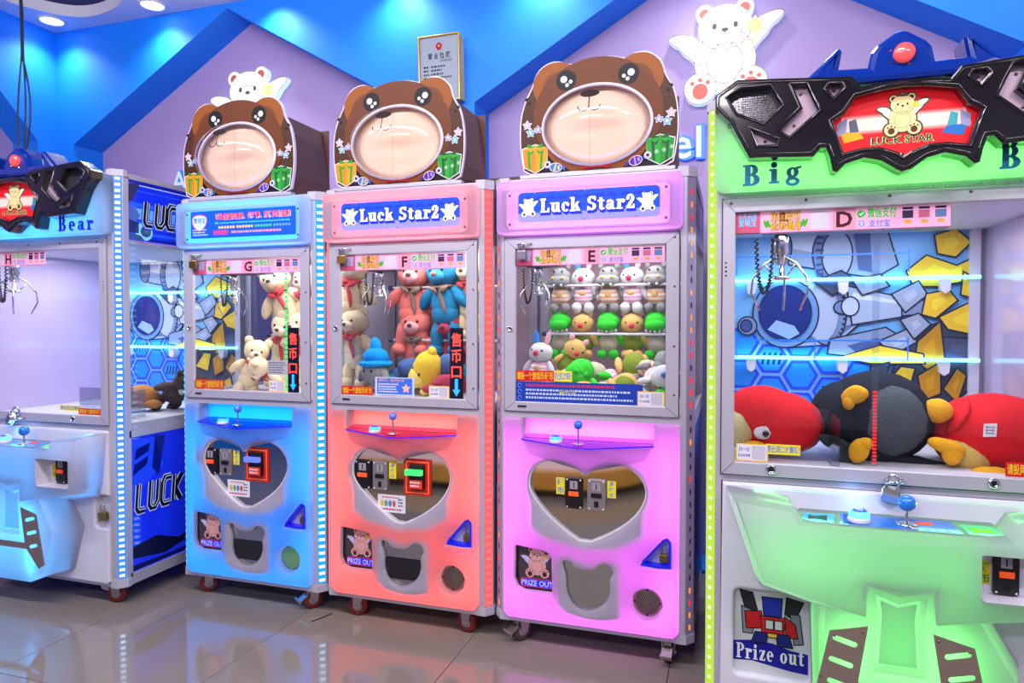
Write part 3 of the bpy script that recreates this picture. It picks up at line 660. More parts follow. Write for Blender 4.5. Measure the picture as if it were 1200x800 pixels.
SGB = lit((12, 66, 246), .45); SGD = lit((10, 48, 206), .45); SGL = lit((132, 132, 220), .4); LW = lit((250, 250, 255), .75)
def star_sign(h, x0, x1, z0, z1, y):
    o = MB(SGB).prism(rrect(x0, z0, x1, z1, .018), y+.003, y).build('name_sign', h)
    t = MB(SGD); e = 2e-4
    for i in range(11): t.flat(ellpts(x0+.035+i*.048, z1-.030, .021, .014, 14, 0, 180), y-e)
    lo = rrect(x0, z0, x1, z1, .018); t.use(SGL).flat([(a, min(b, z0+.034)) for a, b in lo], y-e)
    for cx in (x0+.042, x1-.045): winged_bear(t, cx, (z0+z1)/2-.002, .072, y-e, lit((246, 236, 220), .4), LW, ink((120, 80, 40)), ink((60, 40, 60)), lit((250, 200, 90), .3), 4e-5, ink((60, 40, 40)))
    bl = lit((10, 30, 214), .4)
    serif(t.use(bl), 'Luck Star2', x0+.094, z0+.026, .052, y-3*e, .365, grow=.003); serif(t.use(bl), 'Luck Star2', x0+.091, z0+.032, .052, y-3.2*e, .365, grow=.003)
    serif(t.use(LW), 'Luck Star2', x0+.09, z0+.035, .052, y-4.5*e, .365, grow=.0006); t.build('sign_lettering', o)
    s = MB(BRASS)
    for x in (.18, .41, .64): s.lathe([(.0035, 0), (.0001, .002)], (x*.85+.02, y, z1-.004), 'y', 8).lathe([(.0035, 0), (.0001, .002)], (x*.85+.02, y, z0+.004), 'y', 8)
    s.build('sign_pins', o)
def trade_sign(h, x0, x1, z0, z1, y):
    o = MB(lit((14, 78, 222), .4)).prism(rrect(x0-.012, z0-.004, x1+.012, z1+.004, .006, 3), y+.003, y).build('name_sign', h); t = MB(INK); e = 2e-4
    sh = smooth([(x0-.004, z1-.012), (x0+.075, z1-.012), (x0+.082, z1-.05), (x0+.04, z0+.02), (x0-.004, z1-.06)], 2)
    t.use(lit((190, 210, 250), .3)).flat(sh, y-e); t.use(ink((200, 40, 60))).stroke(sh, .004, y-2*e, True); t.use(lit((70, 140, 240), .3)).text('爱萌宝', x0+.004, z1-.048, .02, y-3*e, .02, .068)
    rd = lit((230, 50, 60), .4)
    t.use(PAPER).text('诚征全国加盟商、代理商、期待您的加盟！', x0+.128, z1-.036, .021, y-2*e, .055, .405)
    t.use(rd).text('诚征全国加盟商、代理商、期待您的加盟！', x0+.13, z1-.035, .021, y-3*e, .03, .40)
    greek(t, lit((90, 200, 120), .3), x0+.125, x0+.15, z0+.055, z0+.07, 1, y-2*e, 2); greek(t, lit((60, 190, 240), .3), x0+.155, x1-.01, z0+.055, z0+.068, 1, y-2*e, 3, .97)
    for i in range(24):
        c = ((230, 190, 60), (230, 190, 60), (70, 190, 90), (90, 150, 240))[i//6]; t.use(lit(c, .3)).flat(ellpts(x0+.15+i*.0155+.006*(i//6), z0+.042, .0065, .0065, 10), y-2*e)
    t.use(rd).text('咨询热线', x0+.115, z0+.01, .017, y-2*e, .03, .085); greek(t, lit((240, 150, 150), .3), x0+.215, x1-.06, z0+.01, z0+.028, 1, y-2*e, 7, .98); greek(t, lit((170, 200, 250), .3), x0, x0+.085, z0+.006, z0+.04, 3, y-2*e, 9)
    t.build('sign_lettering', o)

LE = (1, .16, 1); LF = (1, .115, .095); LG = (0, .25, 1)
white_dash = no_sample(glow('white_led', (214, 248, 255), 3.2))
mE = small_machine(-.911, 2.58, 'E', LE, mat('clear_strip_cover', (150, 140, 172), .2, coat=.3), [no_sample(glow('led_orange', (255, 120, 20), 1.6)), no_sample(glow('led_red', (255, 30, 20), 1.4)), mat('led_off', (60, 40, 50), .3), mat('led_off')],
    'claw machine with magenta-violet lit panels and letter E on its window', star_sign, (70, 92, 190))
mF = small_machine(-1.703, 2.58, 'F', LF, no_sample(glow('red_strip_cover', (255, 96, 104), .95)), no_sample(glow('led_pinkred', (255, 110, 100), 1.3)),
    'claw machine with salmon-red lit panels and letter F on its window', star_sign, (150, 140, 170))
mG = small_machine(-2.489, 2.58, 'G', LG, no_sample(glow('cyan_strip_cover', (0, 170, 250), .95)), white_dash,
    'claw machine with cyan-blue lit panels and letter G on its window', trade_sign, (150, 140, 170))
for mroot, cs in ((mE, ((.1, .045, 50, 1, (66, 60, 64)), (.685, .045, 85, 1, (40, 34, 36)), (.1, .62, 20, 0, None), (.7, .62, 70, 0, (30, 30, 34)))), (mF, ((.136, .05, 12, 0, None), (.655, .045, -8, 0, None), (.12, .62, 0, 0, None), (.66, .62, 30, 0, None))), (mG, ((.105, .06, 35, 0, None), (.69, .05, 48, 1, None), (.1, .62, 0, 0, None), (.68, .62, 0, 0, None)))):
    for x, y, a, p, t in cs: caster(mroot, x, y, a, .043, mat('tyre_%d_%d_%d' % t, t, .5, var=.1) if t else None, p, .1)

# notices on the windows
RT = ink((232, 206, 40))
notice(mE, .088, .245, 1.056, 1.099, '请投一个游戏币/硬币', RED_N, RT, -.0005, 'red_notice'); notice(mE, .245, .317, 1.058, 1.099, '要出洞口才算哦!', YEL, CYAN, -.0005, 'yellow_notice')
t = MB(NAVY); sheet(t, ink((26, 60, 168)), .088, .976, .588, 1.055, -.0005); greek(t, ink((200, 50, 60)), .13, .5, 1.032, 1.05, 1, -.0008, 4, .95); t.use(ink((220, 210, 60))).text('温馨提示', .265, 1.012, .012, -.0008, .02)
greek(t, ink((190, 205, 245)), .13, .56, .985, 1.03, 3, -.0008, 6); t.use(ink((120, 160, 240)))
for zc in (.99, 1.015, 1.04): t.stroke(ellpts(.105, zc, .008, .008, 12, 0, 300), .002, -.0008)
t.build('blue_notice', mE)
code_card(mE, .568, .669, .974, 1.030, -.0007)
notice(mF, .090, .240, .977, 1.014, '请投一个游戏币/硬币', RED_N, RT, -.0005, 'red_notice')
t = MB(PAPER); sheet(t, ink((196, 206, 240)), .252, .979, .436, 1.056, -.0005); sheet(t, ink((60, 110, 226)), .262, .985, .426, 1.052, -.0008); t.use(ink((240, 170, 60))).text('温馨提示：请投币后使用', .268, 1.038, .01, -.0011, .01, .12); greek(t, ink((226, 232, 250)), .268, .37, .99, 1.032, 4, -.0011, 5); t.use(ink((250, 190, 170))).flat(star(.398, 1.01, .022, 5, .5), -.0011)
t.build('blue_notice', mF)
code_card(mF, .502, .595, .975, 1.026, -.0007); led_board(mF, .600, .657, .977, 1.265, -.004)
notice(mG, .09, .253, .979, 1.022, '请投一个游戏币/硬币', ink((200, 70, 40)), RT, -.0005, 'red_notice')
t = MB(PAPER); sheet(t, ink((176, 176, 190)), .494, 1.053, .600, 1.118, -.0005); greek(t, ink((90, 90, 110)), .50, .594, 1.058, 1.112, 5, -.0008, 5); t.build('grey_notice', mG)
code_card(mG, .498, .588, .977, 1.028, -.0007); led_board(mG, .606, .660, .977, 1.264, -.004)
t = MB(no_sample(glow('green_dots', (50, 255, 110), 1.6))); z = .985
while z < 1.56: t.flat([(.583, z), (.597, z), (.597, z+.011), (.583, z+.011)], .0065); z += .0205
o = MB(ACRYL).box(.58, .6, .007, .009, .977, 1.575).build('green_dot_strip', mG); tag(t.build('led_diode', o), kind='stuff')  # column of bright green dots on a clear strip inside the window
for nm, X in (('E', .098), ('F', .11), ('G', .03)): claw({'E': mE, 'F': mF, 'G': mG}[nm], X if nm != 'G' else .06, .3, 1.535, .78, bar={'E': .1, 'F': .1, 'G': .22}[nm])
# rods that hold the rows of toys
ROD = mat('white_rod', (224, 222, 230), .25)
for mroot, rods in ((mE, (1.455, 1.235)), (mF, (1.458, 1.2)), (mG, (1.46, 1.22))):
    for z in rods:
        o = MB(ROD).tube([(.075 if mroot is not mG else .14, .47, z), (.735, .47, z)], .0065, 10).build('display_rod', mroot)
        MB(mat('rod_socket', (40, 44, 80), .4)).lathe([(.011, 0), (.011, .02)], (.068 if mroot is not mG else .133, .47, z), 'x', 12).build('rod_end', o)

# ================================================================ BEAR HEADS ON TOP
BOARD = smooth([(.116, 1.872), (.104, 1.932), (.097, 1.993), (.097, 2.06), (.102, 2.11), (.120, 2.165), (.135, 2.192), (.150, 2.222), (.160, 2.258), (.184, 2.287), (.219, 2.304), (.254, 2.305), (.285, 2.292), (.300, 2.286), (.345, 2.300), (.405, 2.306), (.465, 2.301), (.512, 2.287), (.526, 2.291), (.556, 2.305), (.592, 2.305), (.626, 2.288), (.652, 2.258), (.661, 2.222), (.672, 2.196), (.690, 2.170), (.705, 2.120), (.712, 2.06), (.712, 1.993), (.704, 1.932), (.690, 1.872), (.60, 1.871), (.21, 1.871)], 1)
WIN = ellpts(.4035, 2.046, .2135, .1555, 48)
BR1 = mat('brown_board_print', (98, 49, 20), .5, var=.05, spec=.25); BR2 = mat('dark_brown_print', (70, 36, 22), .5, var=.05, spec=.25); BR3 = mat('tan_brown_print', (138, 74, 20), .5, spec=.25); BR4 = mat('ear_brown_print', (108, 56, 18), .5, spec=.25)
def dome_y(x, z):
    q = 1-((x-.4035)/.2135)**2-((z-2.046)/.1555)**2
    return .03-.13*math.sqrt(max(q, 0))
def topper(mx, dx, label):
    X = mx+dx; r = empty('bear_head_sign', (X+.405, 2.61, 1.862), label=label, cat='bear sign', group=None)
    T = MX.Translation((-.405, -.03, -1.862)); e = 3e-4; B = lambda m: MB(m, T)
    bd = B(mat('white_board_edge', (222, 214, 236), .4)).prism(BOARD, .045, .028, [WIN]).build('bear_board', r)
    t = B(BR2); yy = .0278
    def cw(p):   # keep the print outside the muzzle window
        o = []
        for a, b in p:
            u, v_ = (a-.4035)/.2155, (b-2.046)/.1575; d_ = math.hypot(u, v_)
            o.append((.4035+u/d_*.2155, 2.046+v_/d_*.1575) if d_ < 1 else (a, b))
        return o
    def put(m, p, holes=()):
        nonlocal yy; yy -= e/3; t.use(m).flat(p if holes else cw(p), yy, holes)
    put(BR2, inset(ccw(BOARD), .004), [WIN])
    black = ink((9, 8, 12), .3)
    for sx in (1, -1):
        fx = lambda a: .4045+sx*(a-.4045)
        put(BR3, [(fx(a), b) for a, b in ellpts(.565, 2.213, .093, .089, 32)]); put(BR4, [(fx(a), b) for a, b in ellpts(.552, 2.196, .068, .068, 28)])
        for a, b in ((.673, 2.152), (.684, 2.168)): put(black, [(fx(q), w_) for q, w_ in ellpts(a, b, .0085, .006, 12, rot=-30)])
        put(black, [(fx(a), b) for a, b in [(.43, 1.8765), (.64, 1.8765), (.66, 1.94), (.62, 1.965), (.5, 1.895)]])
    hd = [(x, max(z, 1.8765)) for x, z in ellpts(.4045, 2.088, .252, .2165, 56)]
    put(BR1, hd, [WIN]); 
    rim2 = [(x, max(z, 1.877)) for x, z in ellpts(.4045, 2.05, .245, .178, 48)]
    for sx in (1, -1):
        put(BR3, [(.4045+sx*a, b) for a, b in [(.0, 1.8768), (.1, 1.8768), (.17, 1.918), (.215, 1.97), (.2, 1.97), (.15, 1.925), (.09, 1.898), (0, 1.8885)]])
    eyew = ink((214, 210, 226), .3)
    for sx in (1, -1):
        fx = lambda a: .406+sx*(a-.406)
        put(black, [(fx(a), b) for a, b in ellpts(.5265, 2.2265, .040, .040, 28)]); put(eyew, [(fx(a), b) for a, b in ellpts(.536, 2.231, .0135, .0135, 18)])
        for a, b in ((.509, 2.22), (.523, 2.208)): put(eyew, [(fx(q), w_) for q, w_ in ellpts(a, b, .0075, .0075, 12)])
    # stars, gifts and sweets
    wh = ink((226, 220, 230), .3)
    for cx, cz, rr, c in ((.128, 2.066, .021, (206, 150, 176)), (.142, 2.036, .021, (60, 160, 210)), (.172, 2.046, .018, (120, 130, 220)), (.685, 2.066, .021, (206, 150, 176)), (.670, 2.036, .021, (60, 160, 210)), (.640, 2.046, .018, (120, 130, 220))):
        put(wh, star(cx, cz, rr, 5, .58)); put(ink(c, .3), star(cx, cz, rr*.82, 5, .58)); put(wh, star(cx, cz, rr*.4, 5, .58))
    for sx, c, rib in ((-1, (226, 150, 30), (30, 150, 40)), (1, (36, 156, 50), (24, 84, 40))):
        fx = lambda a: .4035+sx*(a-.4035); G = [(.592, 1.972), (.645, 1.987), (.698, 1.972), (.690, 1.902), (.645, 1.8775), (.600, 1.902)]
        put(wh, [(fx(a), b) for a, b in inset(ccw(G), -.003)]); put(ink(c, .3), [(fx(a), b) for a, b in G])
        put(ink(tuple(int(v*.86) for v in c), .3), [(fx(a), b) for a, b in [(.645, 1.957), (.698, 1.972), (.690, 1.902), (.645, 1.8775)]])
        for q in ([(.612, 1.965), (.624, 1.962), (.628, 1.888), (.618, 1.893)], [(.667, 1.963), (.678, 1.967), (.674, 1.893), (.664, 1.888)]): put(ink(rib, .3), [(fx(a), b) for a, b in q])
        for q in ([(.645, 1.976), (.615, 1.992), (.612, 1.975)], [(.645, 1.976), (.675, 1.992), (.678, 1.975)], [(.645, 1.972), (.62, 1.955), (.632, 1.95)], [(.645, 1.972), (.67, 1.955), (.658, 1.95)]): put(ink(rib, .3), [(fx(a), b) for a, b in q])
        if sx > 0:
            for a, b in ((.632, 1.925), (.66, 1.93), (.688, 1.94)):
                for k in range(3): t.use(ink((190, 230, 200), .3)).stroke([(a-.009*cos(R(60*k)), b-.009*sin(R(60*k))), (a+.009*cos(R(60*k)), b+.009*sin(R(60*k)))], .002, yy-1e-4)
    for cx, cz, c1, c2, rot in ((.245, 1.893, (40, 110, 220), (230, 190, 50), -8), (.555, 1.897, (60, 40, 160), (170, 130, 220), 18)):
        cs, sn = cos(R(rot)), sin(R(rot)); tr = lambda p: [(cx+a*cs-b*sn, cz+a*sn+b*cs) for a, b in p]
        put(wh, tr(ellpts(0, 0, .026, .0185, 18))); put(ink(c1, .3), tr(ellpts(0, 0, .023, .016, 18)))
        for s_ in (-1, 1): put(ink(c1, .3), tr([(s_*.022, 0), (s_*.04, .012), (s_*.036, 0), (s_*.04, -.012)]))
        put(ink(c2, .3), tr([(-.008, -.014), (-.001, -.0155), (.003, .0155), (-.004, .015)])); put(ink(c2, .3), tr(ellpts(.012, 0, .005, .009, 10)))
    for cx in (.212, .6): put(ink((196, 190, 204), .3), ellpts(cx, 1.906 if cx < .4 else 1.914, .014, .014, 16)); put(black, ellpts(cx, 1.906 if cx < .4 else 1.914, .006, .006, 10))
    put(ink((196, 30, 44), .3), [(.35, 1.892), (.39, 1.887), (.405, 1.889), (.42, 1.887), (.46, 1.892), (.458, 1.8768), (.42, 1.8825), (.39, 1.8825), (.352, 1.8768)])
    t.build('bear_face_print', bd)
    MB(mat('white_dome_rim', (232, 226, 240), .3), T).tube([(a, .024, b) for a, b in ellpts(.4035, 2.046, .2105, .1525, 48)], .007, 8, True).build('dome_rim', r)
    m = B(glass('dome_acrylic', (252, 250, 252), .34)); n = 40; rows = 9; P = []
    for j in range(rows+1):
        k = cos(pi/2*j/rows) if j < rows else 0
        for i in range(n):
            a = 2*pi*i/n; x, z = .4035+.2085*k*cos(a), 2.046+.1505*k*sin(a); P.append((x, dome_y(x, z)-.001, z))
    m.add(P, [[j*n+i, j*n+(i+1) % n, (j+1)*n+(i+1) % n, (j+1)*n+i] for j in range(rows) for i in range(n)], True); dm = m.build('clear_dome', r)
    # peach inside the muzzle
    mp = B(mat('peach_muzzle_lining', (255, 214, 184), .5, var=.03)); mp.flat(ellpts(.4035, 2.046, .225, .166, 48), .0462); mp.use(mat('peach_seam', (226, 160, 120), .5)).flat([(.3735, 1.885), (.3755, 1.885), (.3755, 2.21), (.3735, 2.21)], .0458)
    mp.build('muzzle_lining', r)
    nz = B(mat('nose_print', (52, 44, 44), .3)); f = lambda a, b: dome_y(a, b)-.0025
    nz.fan(.40, 2.132, ellpts(.40, 2.132, .036, .016, 24), f)
    nz.stroke([(.40, 2.12-.006*i) for i in range(7)], .0045, f); 
    for sx in (-1, 1): nz.stroke([(.40+sx*(.021-.021*cos(R(a)))*1.0, 2.084-.021*sin(R(a))) for a in range(0, 181, 15)], .0045, f)
    nz.build('nose_and_mouth', dm)
    bx = B(mat('brown_sign_box', (92, 56, 54), .6, var=.06, scale=5)); bx.prism([(.125, 1.866), (.685, 1.866), (.692, 1.95), (.672, 2.14), (.655, 2.215), (.645, 2.222), (.165, 2.222), (.15, 2.2), (.118, 1.95)], .34, .046, [inset(WIN, -.01)], back=False); bx.box(.118, .69, .335, .34, 1.866, 2.222); bx.build('sign_box', r)
    B(ALU).box(.10, .70, .02, .05, 1.857, 1.869).build('mounting_rail', r)
    return r
topper(-.911, 0, 'brown bear head sign on top of the magenta machine E'); topper(-1.703, -.06, 'brown bear head sign on the salmon machine F, below the framed certificate'); topper(-2.489, -.09, 'brown bear head sign on the cyan machine G, in front of the small angel bear')
rl = MB(mat('rusty_brown_rail', (70, 38, 30), .55, var=.15))
rl.prism([(-1.08, 1.861), (-.80, 1.861), (-.80, 1.888), (-1.08, 1.888)], 2.70, 2.696, [[(-1.06+.055*i, 1.868), (-1.028+.055*i, 1.868), (-1.028+.055*i, 1.876), (-1.06+.055*i, 1.876)] for i in range(5)]); rl.box(-1.08, -.80, 2.70, 2.74, 1.861, 1.864)
tag(rl.build('slotted_rail'), 'slotted brown metal rail lying across the tops of machines F and E', 'rail')
# padlocks on the small machines
for mx, n, px, pz, px2 in ((-.911, 'magenta machine E', .118, 1.568, .668), (-1.703, 'salmon machine F', .105, 1.574, .668), (-2.489, 'cyan machine G', .105, 1.572, .668)):
    padlock((mx+px, 2.58-.022, pz), 'padlock on the upper left window corner of the %s' % n, 1.15, (0, 0, R(8)), BRASS if 'E' not in n else mat('dull_zinc_lock', (150, 140, 160), .3, .8))
    MB(CHROME).tube([(px+mx-.014, 2.572, pz+.022), (px+mx-.014, 2.55, pz+.024), (px+mx+.012, 2.55, pz+.026), (px+mx+.04, 2.57, pz+.027)], .0035, 8).build('window_hasp', {'E': mE, 'F': mF, 'G': mG}[n[-1]]).matrix_parent_inverse = {'E': MX.Translation((.911, -2.58, 0)), 'F': MX.Translation((1.703, -2.58, 0)), 'G': MX.Translation((2.489, -2.58, 0))}[n[-1]]
    padlock((mx+px2, 2.58+.014, .418), 'padlock hanging in the triangular niche of the %s' % n, 1.0, (0, 0, 0), mat('aged_brass', (140, 116, 70), .35, .9, var=.1))
# ================================================================ BIG CLAW MACHINES
BW, BD, BZ0, BZ1, BC = 1.03, .93, .085, 1.972, .515
def mir(p, c=BC): return [(2*c-a, b) for a, b in p]
EMB_L = [(.513, 1.697), (.498, 1.703), (.460, 1.730), (.418, 1.741), (.371, 1.727), (.350, 1.706), (.338, 1.710), (.331, 1.745), (.322, 1.775), (.307, 1.776), (.288, 1.753), (.118, 1.763), (.064, 1.869), (.024, 1.914), (.024, 1.945), (.030, 1.953), (.084, 1.989), (.171, 1.983), (.281, 1.974), (.385, 1.966), (.409, 1.936), (.460, 1.942), (.513, 1.944)]
EMB = EMB_L+mir(EMB_L)[::-1][1:-1]
MESHP = [(.062, 1.938), (.096, 1.958), (.171, 1.958), (.202, 1.905), (.156, 1.861), (.088, 1.893)]
CHEV = [(.234, 1.955), (.266, 1.953), (.298, 1.881), (.226, 1.818), (.203, 1.833), (.261, 1.891)]
TRI = [(.127, 1.839), (.190, 1.806), (.189, 1.796), (.143, 1.798)]
DIA = [(.323, 1.938), (.330, 1.946), (.356, 1.944), (.360, 1.936), (.340, 1.917)]
RED_L = [(.513, 1.743), (.5, 1.754), (.456, 1.771), (.414, 1.772), (.368, 1.763), (.342, 1.846), (.371, 1.865), (.397, 1.905), (.467, 1.918), (.513, 1.921)]
REDP = RED_L+mir(RED_L)[::-1][1:-1]
CR_L = [(.269, 1.982), (.352, 2.062), (.360, 2.063), (.366, 2.055), (.357, 2.004), (.432, 2.001), (.440, 2.041), (.454, 2.059), (.498, 2.089), (.515, 2.094)]
CROWN = CR_L+mir(CR_L)[::-1][1:]+mir([(.36, 1.955)])+[(.36, 1.955)]
PL_R = [(.593, .455), (.690, .430), (.735, .206), (.700, .186), (.628, .268), (.515, .266), (.515, .295), (.617, .295)]
PLATE = [(.617, .295), (.593, .455), (.690, .430), (.735, .206), (.700, .186), (.628, .268), (.402, .268), (.330, .186), (.295, .206), (.340, .430), (.437, .455), (.413, .295)]
def big_machine(X, Y, letter, led, cover, dot, label, words):
    r = empty('claw_machine', (X, Y, 0), label=label, cat='claw machine'); W, D = BW, BD; MK = milky('milky_plastic'); cx = BC
    xR, oR = .968, .93
    f = MB(ALU)
    post(f, [(.03, 0), (.046, 0), (.046, .05), (0, .05), (0, .03)], BZ0+.035, 1.945); post(f, [(xR, 0), (W-.03, 0), (W, .03), (W, .06), (xR, .06)], BZ0+.035, 1.945)
    f.box(0, .05, D-.05, D, BZ0, 1.95).box(W-.05, W, D-.05, D, BZ0, 1.95)
    f.box(.046, xR, 0, .03, 1.945, 1.96).box(.046, xR, 0, .03, 1.655, 1.684).box(.046, xR, 0, .03, .80, .82).box(.03, W-.03, 0, .03, BZ0, .098)
    for xa, xb in ((0, .024), (W-.024, W)):
        for za, zb in ((BZ0, .136), (.76, .792), (1.94, 1.962)): f.box(xa, xb, .05, D-.05, za, zb)
    f.box(.05, W-.05, D-.03, D, BZ0, .136).box(.05, W-.05, D-.03, D, 1.93, 1.96); f.build('cabinet_frame', r)
    for x0, x1, s in ((-.004, .06, 0), (W-.06, W+.004, 1)):
        for za, zb in ((1.945, BZ1+.002), (BZ0-.003, BZ0+.035)):
            pl = [(x0, .052), (x0, .03), (x0+.03, -.004), (x1, -.004), (x1, .052)] if s == 0 else [(x0, .052), (x0, -.004), (x1-.03, -.004), (x1, .03), (x1, .052)]
            post(MB(CAPP), pl, za, zb).build('corner_cap', r)
    MB(mat('white_laminate')).box(.03, W-.03, .03, D-.03, 1.93, 1.94).build('top_panel', r)
    MB(mat('white_laminate')).box(.05, W-.05, D-.02, D-.012, .12, .80).build('back_panel', r)
    hinge = MB(ALU)
    for i in range(31): hinge.box(.05+.0295*i, .0785+.0295*i, -.006, .002, 1.666, 1.676)
    hinge.build('piano_hinge', r)
    # --- side print panels on the right flank, plain laminate on the left
    TS = MX(((0, 1*-1, 0, W-.006), (1, 0, 0, 0), (0, 0, 1, 0), (0, 0, 0, 1)))    # (u,depth,z) -> right flank
    for nm, za, zb in (('side_print_upper', 1.665, 1.94), ('side_print_lower', .136, .76)):
        t = MB(mat('blue_side_print', (20, 50, 230), .12, em=(16, 40, 230), es=.28, coat=.6), TS); b0, b1 = .054, D-.05
        t.flat([(b0, za), (b1, za), (b1, zb), (b0, zb)], 0); e = 3e-4
        dk, md, lt, wt, ol = lit((14, 26, 120), .3), lit((30, 90, 240), .3), lit((90, 170, 240), .3), lit((190, 205, 235), .3), lit((30, 40, 214), .3)  # emission put into both flank prints to brighten them; no lamp behind
        if za > 1:
            for z_, h_, c_ in ((1.932, .006, dk), (1.921, .004, wt), (1.895, .003, md), (1.83, .02, md), (1.79, .05, lt), (1.74, .03, md), (1.70, .012, md), (1.675, .008, dk)): t.use(c_).flat([(b0, z_-h_/2), (b1, z_-h_/2), (b1, z_+h_/2), (b0, z_+h_/2)], -e)
            for p, c_ in (([(.054, 1.92), (.13, 1.93), (.09, 1.85), (.054, 1.83)], lit((40, 44, 90), .3)), ([(.054, 1.82), (.10, 1.82), (.13, 1.78), (.10, 1.75), (.054, 1.76)], lit((70, 100, 180), .3)), ([(.054, 1.76), (.12, 1.75), (.12, 1.70), (.054, 1.70)], lit((26, 40, 110), .3)), (ellpts(.15, 1.71, .05, .042, 18), lit((130, 200, 235), .3)), (ellpts(.16, 1.712, .03, .026, 16), lit((40, 70, 140), .3)), (ellpts(.165, 1.713, .016, .014, 12), lit((150, 180, 220), .3)), ([(.054, 1.70), (.13, 1.69), (.16, 1.667), (.054, 1.667)], lit((50, 80, 150), .3))): t.use(c_).flat(p, -2*e)
            lx, lz, lh, lw, pt = .155, 1.745, .105, .046, .066
        else:
            for p, c_ in (([(.06, .75), (.2, .74), (.25, .6), (.12, .52), (.06, .55)], lit((24, 64, 235), .3)), ([(.2, .75), (.26, .74), (.22, .55), (.18, .6)], dk), ([(.09, .7), (.17, .72), (.16, .68), (.08, .65)], dk), ([(.08, .63), (.16, .66), (.15, .62), (.07, .58)], dk), ([(.054, .25), (.2, .27), (.34, .22), (.5, .27), (b1, .25), (b1, .19), (.4, .2), (.25, .17), (.054, .2)], ink((8, 14, 60), .15)), ([(.054, .165), (.3, .16), (b1, .18), (b1, .15), (.054, .14)], ink((10, 20, 90), .15))): t.use(c_).flat(p, -e)
            lx, lz, lh, lw, pt = .09, .41, .125, .05, .072
        st = {'L': [[(0, 1), (0, .12), (.2, 0), (.9, 0)]], 'U': [[(0, 1), (0, .12), (.2, 0), (.6, 0), (.9, .2), (.9, 1)]], 'C': [[(.95, 1), (.25, 1), (0, .8), (0, .15), (.2, 0), (.95, 0)]], 'K': [[(0, 1), (0, 0)], [(.9, 1), (.1, .5), (.9, 0)]], 'S': [[(.9, 1), (.15, 1), (0, .85), (0, .55), (.9, .45), (.9, .1), (.75, 0), (0, 0)]], 'T': [[(0, 1), (.9, 1)], [(.45, 1), (.45, 0)]], 'A': [[(0, 0), (0, .8), (.2, 1), (.7, 1), (.9, .8), (.9, 0)], [(0, .4), (.9, .4)]], 'R': [[(0, 0), (0, 1), (.7, 1), (.9, .8), (.9, .6), (.7, .45), (.1, .45)], [(.4, .45), (.9, 0)]], ' ': []}
            # outline, white edge, black core
        for wd, c_, k in ((.046, ol, 3), (.034, wt, 4), (.026, ink((14, 12, 26), .15), 5)):
            for i, ch in enumerate('LUCK STAR'):
                for pl in st[ch]: t.use(c_).stroke([(lx+pt*i+a*lw+.012*b, lz+b*lh) for a, b in pl], wd, -k*e)
        for i, ch in enumerate('LUCK STAR'):
            for pl in st[ch][:1]: t.use(wt).stroke([(lx+pt*i+a*lw+.012*b+.004, lz+b*lh+.004) for a, b in pl], .004, -6*e)
        t.build(nm, r)
    [MB(ALU).box(.004, .012, .05, D-.05, za, zb).build('side_panel', r) for za, zb in ((.13, .79), (1.66, 1.945))]
    MB(GLASS).add([(W-.008, .06, .79), (W-.008, D-.05, .79), (W-.008, D-.05, 1.665), (W-.008, .06, 1.665)], [[0, 1, 2, 3]]).build('side_glass', r)
    ll = mat('lilac_glass_stand_in', (196, 176, 214), .12, var=.03, scale=2, coat=.3)  # lilac colour stands in for wall and reflections seen in the side glass
    if letter == 'H': MB(ll).box(.006, .012, .05, D-.05, .79, 1.66).build('side_glass_stand_in', r)
    else:
        MB(GLASS).add([(.008, .05, .79), (.008, D-.05, .79), (.008, D-.05, 1.66), (.008, .05, 1.66)], [[0, 1, 2, 3]]).build('side_glass', r); MB(ll).box(W-.03, W-.014, .05, D-.05, .79, 1.655).build('side_glass_stand_in', r)
    MB(mat('white_laminate')).box(.05, .06 if False else .075, D-.07, D-.05, .83, 1.66).box(W-.085, W-.05, D-.08, D-.05, .83, 1.66).build('inner_posts', r)
    # --- prize bed
    MB(mat('white_prize_bed')).box(.012, W-.012, .03, D-.04, .79, .825).build('prize_bed', r)
    MB(mat('white_laminate')).box(.012, W-.012, .03, D-.04, 1.648, 1.655).build('inner_ceiling', r)
    lamp('AREA', (.5, .4, 1.64), 8.5 if letter == 'D' else 8.5, (.86, .94, 1), .7, .5, parent=r, name='showcase_lamp')
    # --- printed back wall: cannon barrels, hexagons and yellow armour plates
    yb = D-.05; e = 4e-4
    sky = mat('poster_sky', (120, 186, 248), .3, var=.08, scale=2); t = MB(sky).box(.05, W-.05, yb, yb+.01, .82, 1.655).use(sky); lay = [yb]; grp = [0]
    def pt_(c, p, o=True, w=.006):
        lay[0] -= 1.2e-4; cc = ink(c, .3)
        if grp[0]: p = [(a, 1.325+(b-1.205)*.8) for a, b in p]
        if o: t.use(ink((30, 36, 66), .3)).flat(inset(ccw(p), -w), lay[0]); lay[0] -= 1.2e-4
        t.use(cc).flat(p, lay[0])
    for i in range(6):
        for j in range(8):
            hx, hz = .115+.115*i, .80+.134*j+(.067 if i % 2 else 0)
            if (hx > .40 and hz > 1.16) or hz > 1.22 or hx > .66: continue
            pt_((40, 76, 235), ellpts(hx, hz, .07, .07, 6), False); pt_((30, 146, 250), ellpts(hx, hz, .056, .056, 6), False)
            if (i+2*j) % 5 == 0:
                for k in range(4): pt_((20, 34, 90), [(hx-.04+.022*k, hz-.025), (hx-.03+.022*k, hz-.025), (hx-.02+.022*k, hz+.025), (hx-.03+.022*k, hz+.025)], False)
